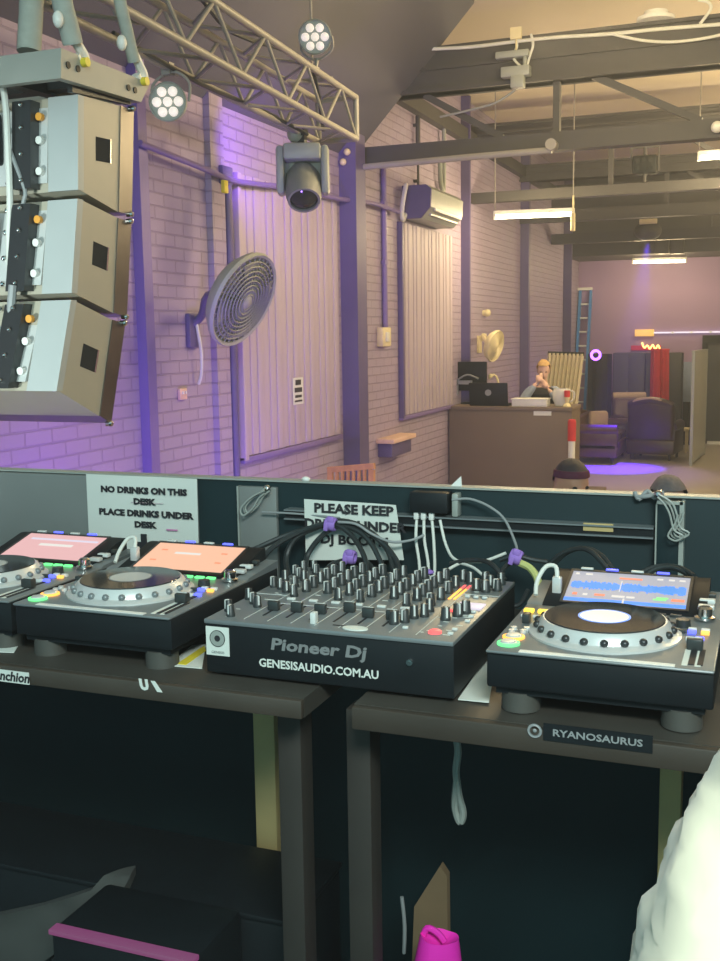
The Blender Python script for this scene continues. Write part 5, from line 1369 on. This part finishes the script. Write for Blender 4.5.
# ------------------------------------------------------------------ things low in the dark and the person at the right
c = pt(428, 950, Y=.34); z1 = pt(440, 866, Y=.34).z-ST
t = thing('board_offcut', 'brown board offcut with slanted top standing under the right table', 'board', (c.x, .34, ST))
xl, xr = pt(405, 930, Y=.34).x-c.x, pt(449, 930, Y=.34).x-c.x; xt = pt(440, 866, Y=.34).x-c.x; zm = pt(405, 905, Y=.34).z-ST
b = MB(); b.prism([(xl, 0, .0), (xr, 0, .0), (xr-.004, 0, z1-.02), (xt, 0, z1), (xl+.02, 0, zm)], (0, .02, 0)); b.build('board', 'cardboard', t)
b = MB(); b.tube([(xl-.004, -.006, zm+.02), (xl+.002, -.008, zm-.04), (xl, -.008, zm-.1)], .004); b.build('frayed_edge', 'cable_grey', t)
c = pt(428, 957, Y=.10)
t = thing('pink_bag', 'hot pink cloth bag at the bottom edge under the right table', 'bag', (c.x, .16, ST)); zt = c.z-ST+.005
b = MB(); rr = random.Random(2); n = 24; ringz = ((.0, .05), (.05, .056), (zt*.55, .050), (zt*.85, .044), (zt, .034))
b.lathe([(0, 0)]+[(r_, z_) for z_, r_ in ringz]+[(.02, zt-.01), (0, zt-.015)], 24, 0, None, (0, 0, 0), (1.05, .8))
for v in b.bm.verts: v.co += Vector((mnoise.noise(v.co*25)*.008, mnoise.noise(v.co*25+Vector((9, 0, 0)))*.008, mnoise.noise(v.co*30)*.008))
b.build('cloth', 'pink', t); b = MB(); b.tube([(-.03, 0, zt-.01), (-.02, 0, zt+.012), (.0, .0, zt+.006), (.012, 0, zt-.008)], .006); b.build('gathered_top', 'pink', t)
# grey jacket thrown over the road case
zj = ST+hc_
J_ = [pt(x, y, Z=zj+.002) for x, y in ((136, 874), (96, 886), (45, 902), (-20, 916), (-90, 930), (-90, 975), (-20, 966), (50, 956), (84, 934), (106, 908), (130, 888))]
c = sum(J_, Vector((0, 0, 0)))/len(J_); c.z = zj
t = thing('jacket', 'grey cloth jacket spread over the road case at lower left', 'jacket', c)
bm = bmesh.new(); vs_ = [bm.verts.new(p-c) for p in J_]; f_ = bm.faces.new(vs_)
bmesh.ops.triangulate(bm, faces=[f_]); bmesh.ops.subdivide_edges(bm, edges=bm.edges, cuts=4, use_grid_fill=True)
r_ = bmesh.ops.extrude_face_region(bm, geom=list(bm.faces)); up_ = [v for v in r_['geom'] if isinstance(v, bmesh.types.BMVert)]
low_ = [v for v in bm.verts if v not in set(up_)]
yf_ = .113                                  # the front face of the road case: cloth beyond it hangs down that face
def fold(v, th):
    p = v.co + c
    if p.y < yf_:
        p = CAM+(p-CAM)*((yf_-CAM.y)/(p.y-CAM.y)); p.y -= th; p.z = max(p.z, ST+.01)
    else: p.z += th
    v.co = p-c
for v in up_: fold(v, .012+.010*(mnoise.noise(v.co*14)+.6))
for v in low_: fold(v, 0)
X = MB(); X.bm.free(); X.bm = bm; X.build('cloth', 'grey_cloth', t, 60)
c = pt(128, 948, Y=-.07)
t = thing('equipment_case', 'dark case with magenta lit rim at the bottom edge under the left table', 'case', (c.x, .0, ST)); zt = c.z-ST+.01
b = MB(); b.bx(-.16, .14, -.08, .10, 0, zt, 0, .01); b.build('case_body', 'black', t)
b = MB(); b.bx(-.16, .14, -.086, -.06, zt-.008, zt+.002, 0, .002); b.build('lit_rim', glow('magenta_rim_glow', (.75, .12, .50), .16), t)  # magenta light on the rim, drawn as a faint glow of its own
t = loops('cord_loop', 'beige cord loop hanging below the edge of the right table', [[(456, 736, .2), (458, 752, .2), (456, 772, .2), (459, 796, .2), (463, 812, .2), (460, 822, .2), (455, 806, .2), (457, 780, .2)]], .007, 'smoked', 'cord')


def fluffy_person():
    E_ = pt(700, 850, Y=-.86)
    loc = (E_.x+.48, -1.05, ST)
    t = human('person', 'person in cream fluffy coat at the right edge, only a sleeve showing', loc, math.radians(35), 1.68, {}, 'skin_pale', 'cloth_black', 'cloth_dark', 'hair_dark', lambda t, h, r, k, m: cap_hair(t, h, r, k, m, -.03, .006, 1.1))
    return t


fp = fluffy_person()
inv = Matrix.Rotation(-math.radians(35), 3, 'Z')
def loc_(x, y, Y): return inv @ (pt(x, y, Y=Y)-Vector(fp.location))
rings = []
b = MB()
k_ = 1.68/1.75
b.lathe([(.20, .62), (.235, .72), (.225, .95), (.215, 1.15), (.205, 1.30), (.14, 1.40), (.08, 1.42), (.12, 1.36), (.17, 1.25), (.18, .95), (.19, .64), (.20, .62)], 40, 0, Matrix.Identity(3)*k_, (0, 0, 0), (1.0, .8))
sl = [loc_(850, 690, -.92), loc_(815, 780, -.92), loc_(775, 865, -.93), loc_(745, 960, -.96), loc_(735, 1060, -.98)]
b.tube(sl, lambda f: .052+.012*f, 24, smooth=8)
cb = [Vector((.17*k_, 0, 1.36*k_)), Vector((.23*k_, .0, 1.2*k_)), Vector((.26*k_, 0, 1.0*k_)), Vector((.25*k_, -.05, .86*k_))]
b.tube(cb, .075, 20, smooth=6)
sh = [Vector((-.15*k_, 0, 1.37*k_)), sl[0].lerp(Vector((-.18*k_, 0, 1.34*k_)), .5), sl[0]]
b.tube(sh, .068, 20, smooth=6)
co = b.build('coat', 'fluff', fp, 80)
rm = co.modifiers.new('r', 'REMESH'); rm.mode = 'VOXEL'; rm.voxel_size = .012; rm.use_smooth_shade = True
sb = co.modifiers.new('s', 'SMOOTH'); sb.iterations = 4
dg = bpy.context.evaluated_depsgraph_get(); m2 = bpy.data.meshes.new_from_object(co.evaluated_get(dg)); co.modifiers.clear(); co.data = m2
bm = bmesh.new(); bm.from_mesh(m2); bm.normal_update()
for v in bm.verts: v.co += v.normal*(mnoise.noise(v.co*34)*.006+mnoise.noise(v.co*110)*.006)
bm.to_mesh(m2); bm.free()
for p in m2.polygons: p.use_smooth = True
